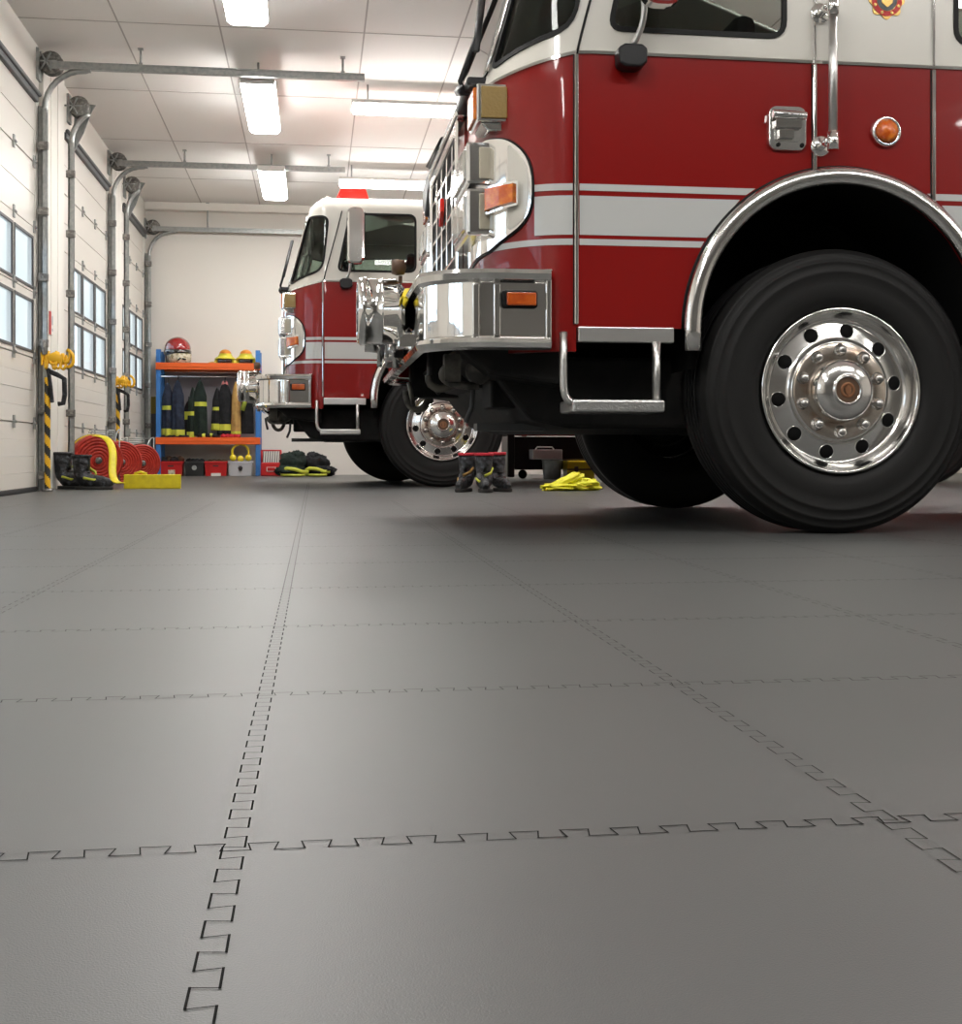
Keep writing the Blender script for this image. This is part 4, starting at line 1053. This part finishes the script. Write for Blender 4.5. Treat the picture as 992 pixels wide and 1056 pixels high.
# yellow flat hose: drapes over the large roll, down to the floor and on along it
pts = bez((-1.86, 10.83, .435), (-1.73, 10.72, .44), (-1.66, 10.6, .36), (-1.66, 10.5, .20), 10)+bez((-1.66, 10.5, .20), (-1.655, 10.42, .08), (-1.62, 10.3, .03), (-1.52, 10.22, .05), 10)[1:]
vs = []; b = MB(); b.tube(pts, (.005, .034), 8, up=(0, -.2, 1)); 
o = b.build('flat_hose', 'yellow_hose'); tag(o, 'bright yellow flat hose draped from the large red roll to the floor', 'fire hose')
b = MB(); b.prism([(-1.53, 10.225), (-1.40, 10.205), (-1.25, 10.20), (-1.075, 10.18), (-1.074, 10.20), (-1.25, 10.225), (-1.40, 10.235), (-1.53, 10.255)], 0, .115, 'z'); b.build('hose_length', 'yellow_hose', o, bevel=.006)
b = MB(); b.tube([(-1.45, 10.24, .118), (-1.40, 10.25, .135), (-1.35, 10.24, .118)], .012, 8); b.build('hose_fold', 'yellow_hose', o)
# wire racks
def wire_rack(loc, w, h, label, rz):
    root = empty('wire_stand', loc, rz); tag(root, label, 'wire stand'); b = MB()
    for x in (-w/2, w/2):
        b.tube(bez((x, -.12, 0), (x, -.12, h*.9), (x+.05, -.05, h), (x+.1, .10, h), 8), .006, 6); b.tube([(x+.1, .10, h), (x+.1, .12, 0)], .006, 6)
    for k in range(3): b.tube([(-w/2+.02*k, -.10+.07*k, h-.05+.02*k), (w/2+.02*k, -.10+.07*k, h-.05+.02*k)], .005, 6)
    b.build('wire_frame', 'galv', root)
wire_rack((-1.93, 11.40, 0), .22, .50, 'thin dark wire stand behind the large red hose roll', R(20))
wire_rack((-1.84, 12.75, 0), .26, .44, 'thin dark wire stand behind the smaller red hose rolls', R(10))

def striped_post(loc, h, label, lean=0.):
    b = MB(); n = int(h/.0125); pts = []; r = .022
    # twisted stripe: two colours on alternating bands that wind around
    vs = []; N = 12; H = n
    for i in range(H+1):
        for k in range(N): a = 2*PI*k/N; vs.append((r*math.cos(a)+lean*i/H, r*math.sin(a), h*i/H))
    b.add(vs, [])
    for i in range(H):
        for k in range(N):
            b.f.append([i*N+k, i*N+(k+1) % N, (i+1)*N+(k+1) % N, (i+1)*N+k]); b.sm.append(True)
            b.m.append(int(((i/H*h)/.15+k/N) % 1 > .5))
    b.f.append([H*N+k for k in range(N)]); b.m.append(1); b.sm.append(False)
    root = empty('warning_post', loc); tag(root, label, 'post')
    b.build('striped_pole', ['orange_yellow', 'rubber_seal'], root)
    b = MB(); b.lathe([(0, 0), (.04, 0), (.04, .012), (.024, .02), (0, .02)], (0, 0, 0), 'z', 16); b.build('foot', 'galv_dark', root)
    return root
striped_post((-2.005, 9.66, 0), .86, 'yellow and black striped post against the first white pillar, nearest the viewer')
striped_post((-2.02, 13.12, 0), .97, 'thin yellow and black striped post behind the hose rolls')
def gear(loc, s, label):
    root = empty('strap_bundle', loc); tag(root, label, 'strap bundle')
    rnd = random.Random(int(s*100)); b = MB()
    for k in range(9):
        x = -.08*s+.018*k*s; x2 = x+rnd.uniform(-.03, .05)*s; q = rnd.uniform(.06, .13)*s
        b.tube(bez((x, -.02, rnd.uniform(.0, .05)), (x-.02*s, -.06, -q), (x2+.02*s, -.06, -q), (x2, -.02, rnd.uniform(-.01, .05)), 8), (rnd.uniform(.014, .024)*s, .009), 8)
    b.tube([(-.08*s, -.02, -.02), (.0, -.035, .0), (.09*s, -.02, -.03)], [(.03*s, .02), (.045*s, .03), (.03*s, .02)], 10)
    b.tube(bez((.09*s, -.03, .06*s), (.16*s, -.04, .03*s), (.15*s, -.04, -.08*s), (.09*s, -.03, -.07*s), 8), .014*s, 8)
    b.build('webbing', 'orange_yellow', root)
    b = MB(); b.tube([(-.09*s, -.03, .13*s), (-.075*s, -.03, .02)], .022*s, 8); b.lathe([(0, -.05), (.035*s, -.05), (.035*s, .02), (0, .02)], (-.03*s, 0, .01), 'z', 12); b.build('ratchet', 'galv_dark', root, bevel=.004)
    b = MB(); b.tube([(-.05*s, -.02, -.08*s), (-.03*s, -.03, -.22*s), (-.02*s, -.02, -.34*s)], (.03*s, .014), 8); b.tube([(-.05*s, -.03, -.10*s), (.02, -.04, -.13*s), (.07*s, -.03, -.16*s), (.072*s, -.025, -.28*s), (.06*s, -.02, -.345*s), (.02*s, -.02, -.35*s)], (.02*s, .012), 8); b.build('dark_strap', 'boot', root, bevel=.01)
gear((-1.95, 9.68, 1.01), 1., 'bundle of orange-yellow straps and dark gear hung on the first white pillar')
gear((-1.98, 13.14, 1.03), .9, 'bundle of orange-yellow straps hung on the far white pillar above a striped post')
root = empty('wall_sign', (XL+.036, 10.06, 1.30)); tag(root, 'small red and white sign fixed to the first white pillar', 'sign'); L = (XL+.036, 10.06, 1.30)
b = MB(L); b.box(XL+.036, XL+.042, 10.0, 10.06, 1.22, 1.40); b.build('red_panel', 'red_plastic', root)
b = MB(L); b.box(XL+.036, XL+.041, 10.06, 10.14, 1.22, 1.41); b.box(XL+.041, XL+.0415, 10.08, 10.12, 1.25, 1.27, 1); b.box(XL+.041, XL+.0415, 10.08, 10.12, 1.30, 1.37, 1); b.build('white_panel', ['label', 'panel_grey'], root)

# ------------------------------------------------------------------ cloths and far gear
def cloth_strip(path, r, b): b.tube(path, r, 14, up=(0, 0, 1))
b = MB()
b.T = Matrix.Rotation(R(-26), 4, 'Y'); lump((-.03, 0, .075), (.20, .08, .038), 2, 0, b, amp=.35, fq=2.6)
b.T = None
lump((-.06, -.04, .03), (.17, .09, .032), 4, 0, b, amp=.4, fq=3); lump((.12, -.02, .035), (.13, .09, .045), 6, 0, b, amp=.5, fq=3.2); lump((.05, .04, .05), (.12, .08, .05), 9, 0, b, amp=.5, fq=3)
lump((.18, .03, .03), (.07, .07, .055), 12, 0, b, amp=.5, fq=3)
o = b.build('safety_vest', 'yellow_cloth', loc=(1.93, 9.28, 0), sub=1); tag(o, 'crumpled fluorescent yellow cloth on the floor between the two trucks', 'cloth')
b = MB(); b.tube([(.375, 4.93, .915), (.385, 4.99, .95), (.42, 5.08, .962), (.50, 5.16, .962), (.56, 5.18, .958)], [(.012, .05), (.016, .06), (.018, .07), (.020, .06), (.014, .04)], 14, up=(0, 0, 1))
for k in range(4): b.tube([(.385+.01*k, 4.97+.035*k, .94), (.362+.005*k, 4.93+.035*k, .925), (.350, 4.915+.036*k, .88-.008*k)], [(.011, .013), (.011, .013), (.008, .010)], 10)
o = b.build('work_glove', 'yellow_glove', sub=1); tag(o, 'fuzzy yellow work glove draped over the chrome bumper of the large truck', 'glove')

root = empty('hand_cart', (2.5, 13.3, 0)); tag(root, 'low red cart with a pale window panel seen under the large truck', 'cart'); L = (2.5, 13.3, 0)
b = MB(L); b.box(2.14, 2.95, 13.15, 13.6, .47, .82); b.prism([(2.12, .86), (2.2, .86), (2.28, .46), (2.2, .46)], 13.1, 13.14, 'y'); b.build('cart_body', 'red', root, bevel=.02)
b = MB(L); b.box(2.10, 2.98, 13.2, 13.6, .10, .46); b.box(2.06, 2.14, 13.15, 13.6, .02, .80); b.build('shade_fill', 'black', root, bevel=.015)  # black boxes added to fill in the dark shade under the trucks
b = MB(L); b.box(2.36, 2.75, 13.135, 13.15, .56, .70); b.box(2.30, 2.9, 13.13, 13.15, .49, .515); b.build('panel', 'label', root)
for x in (2.25, 2.85):
    b = MB(L); b.lathe([(0, -.02), (.045, -.02), (.05, 0), (.045, .02), (0, .02)], (x, 13.3, .05), 'y', 20); b.build('caster', 'black', root)
root = empty('toolbox', (2.44, 13.0, 0)); tag(root, 'silver toolbox on grey bucket seen under the large truck', 'toolbox'); 
b = MB(); b.box(-.15, .17, -.12, .12, .215, .32); b.build('box', 'brushed', root, bevel=.008)
b = MB(); b.tube([(-.10, 0, .32), (-.08, 0, .345), (.08, 0, .345), (.10, 0, .32)], .008, 6); b.build('handle', 'label', root)
b = MB(); b.lathe([(0, 0), (.09, 0), (.11, .20), (.115, .21), (0, .21)], (0, 0, 0), 'z', 24); tag(b.build('bucket', 'galv', loc=(2.52, 13.0, 0)), 'grey metal bucket under the silver toolbox', 'bucket')
root = empty('equipment_case', (2.80, 13.0, 0)); tag(root, 'yellow equipment case standing right of the silver toolbox', 'case')
b = MB(); b.box(-.14, .16, -.12, .12, 0.0, .20); b.build('case_body', 'yellow', root, bevel=.012)
b = MB(); b.box(-.14, .16, -.125, -.12, .10, .115); b.box(-.06, -.02, -.13, -.12, .07, .14); b.box(-.14, .16, -.10, .10, .2, .215); b.build('latch', 'brown', root)

# ------------------------------------------------------------------ world and view
w = bpy.data.worlds.new('world'); sc.world = w; w.use_nodes = True
bg = w.node_tree.nodes['Background']; bg.inputs['Color'].default_value = (.78, .89, 1.0, 1); bg.inputs['Strength'].default_value = 3.1
sc.view_settings.view_transform = 'Standard'; sc.view_settings.look = 'None'; sc.view_settings.gamma = 1; sc.view_settings.use_curve_mapping = False
sc.view_settings.exposure = .12
sc.cycles.use_denoising = True
sc.cycles.max_bounces = 8; sc.cycles.diffuse_bounces = 4; sc.cycles.glossy_bounces = 4; sc.cycles.transmission_bounces = 6; sc.cycles.caustics_reflective = False; sc.cycles.caustics_refractive = False
sc.cycles.sample_clamp_indirect = 6
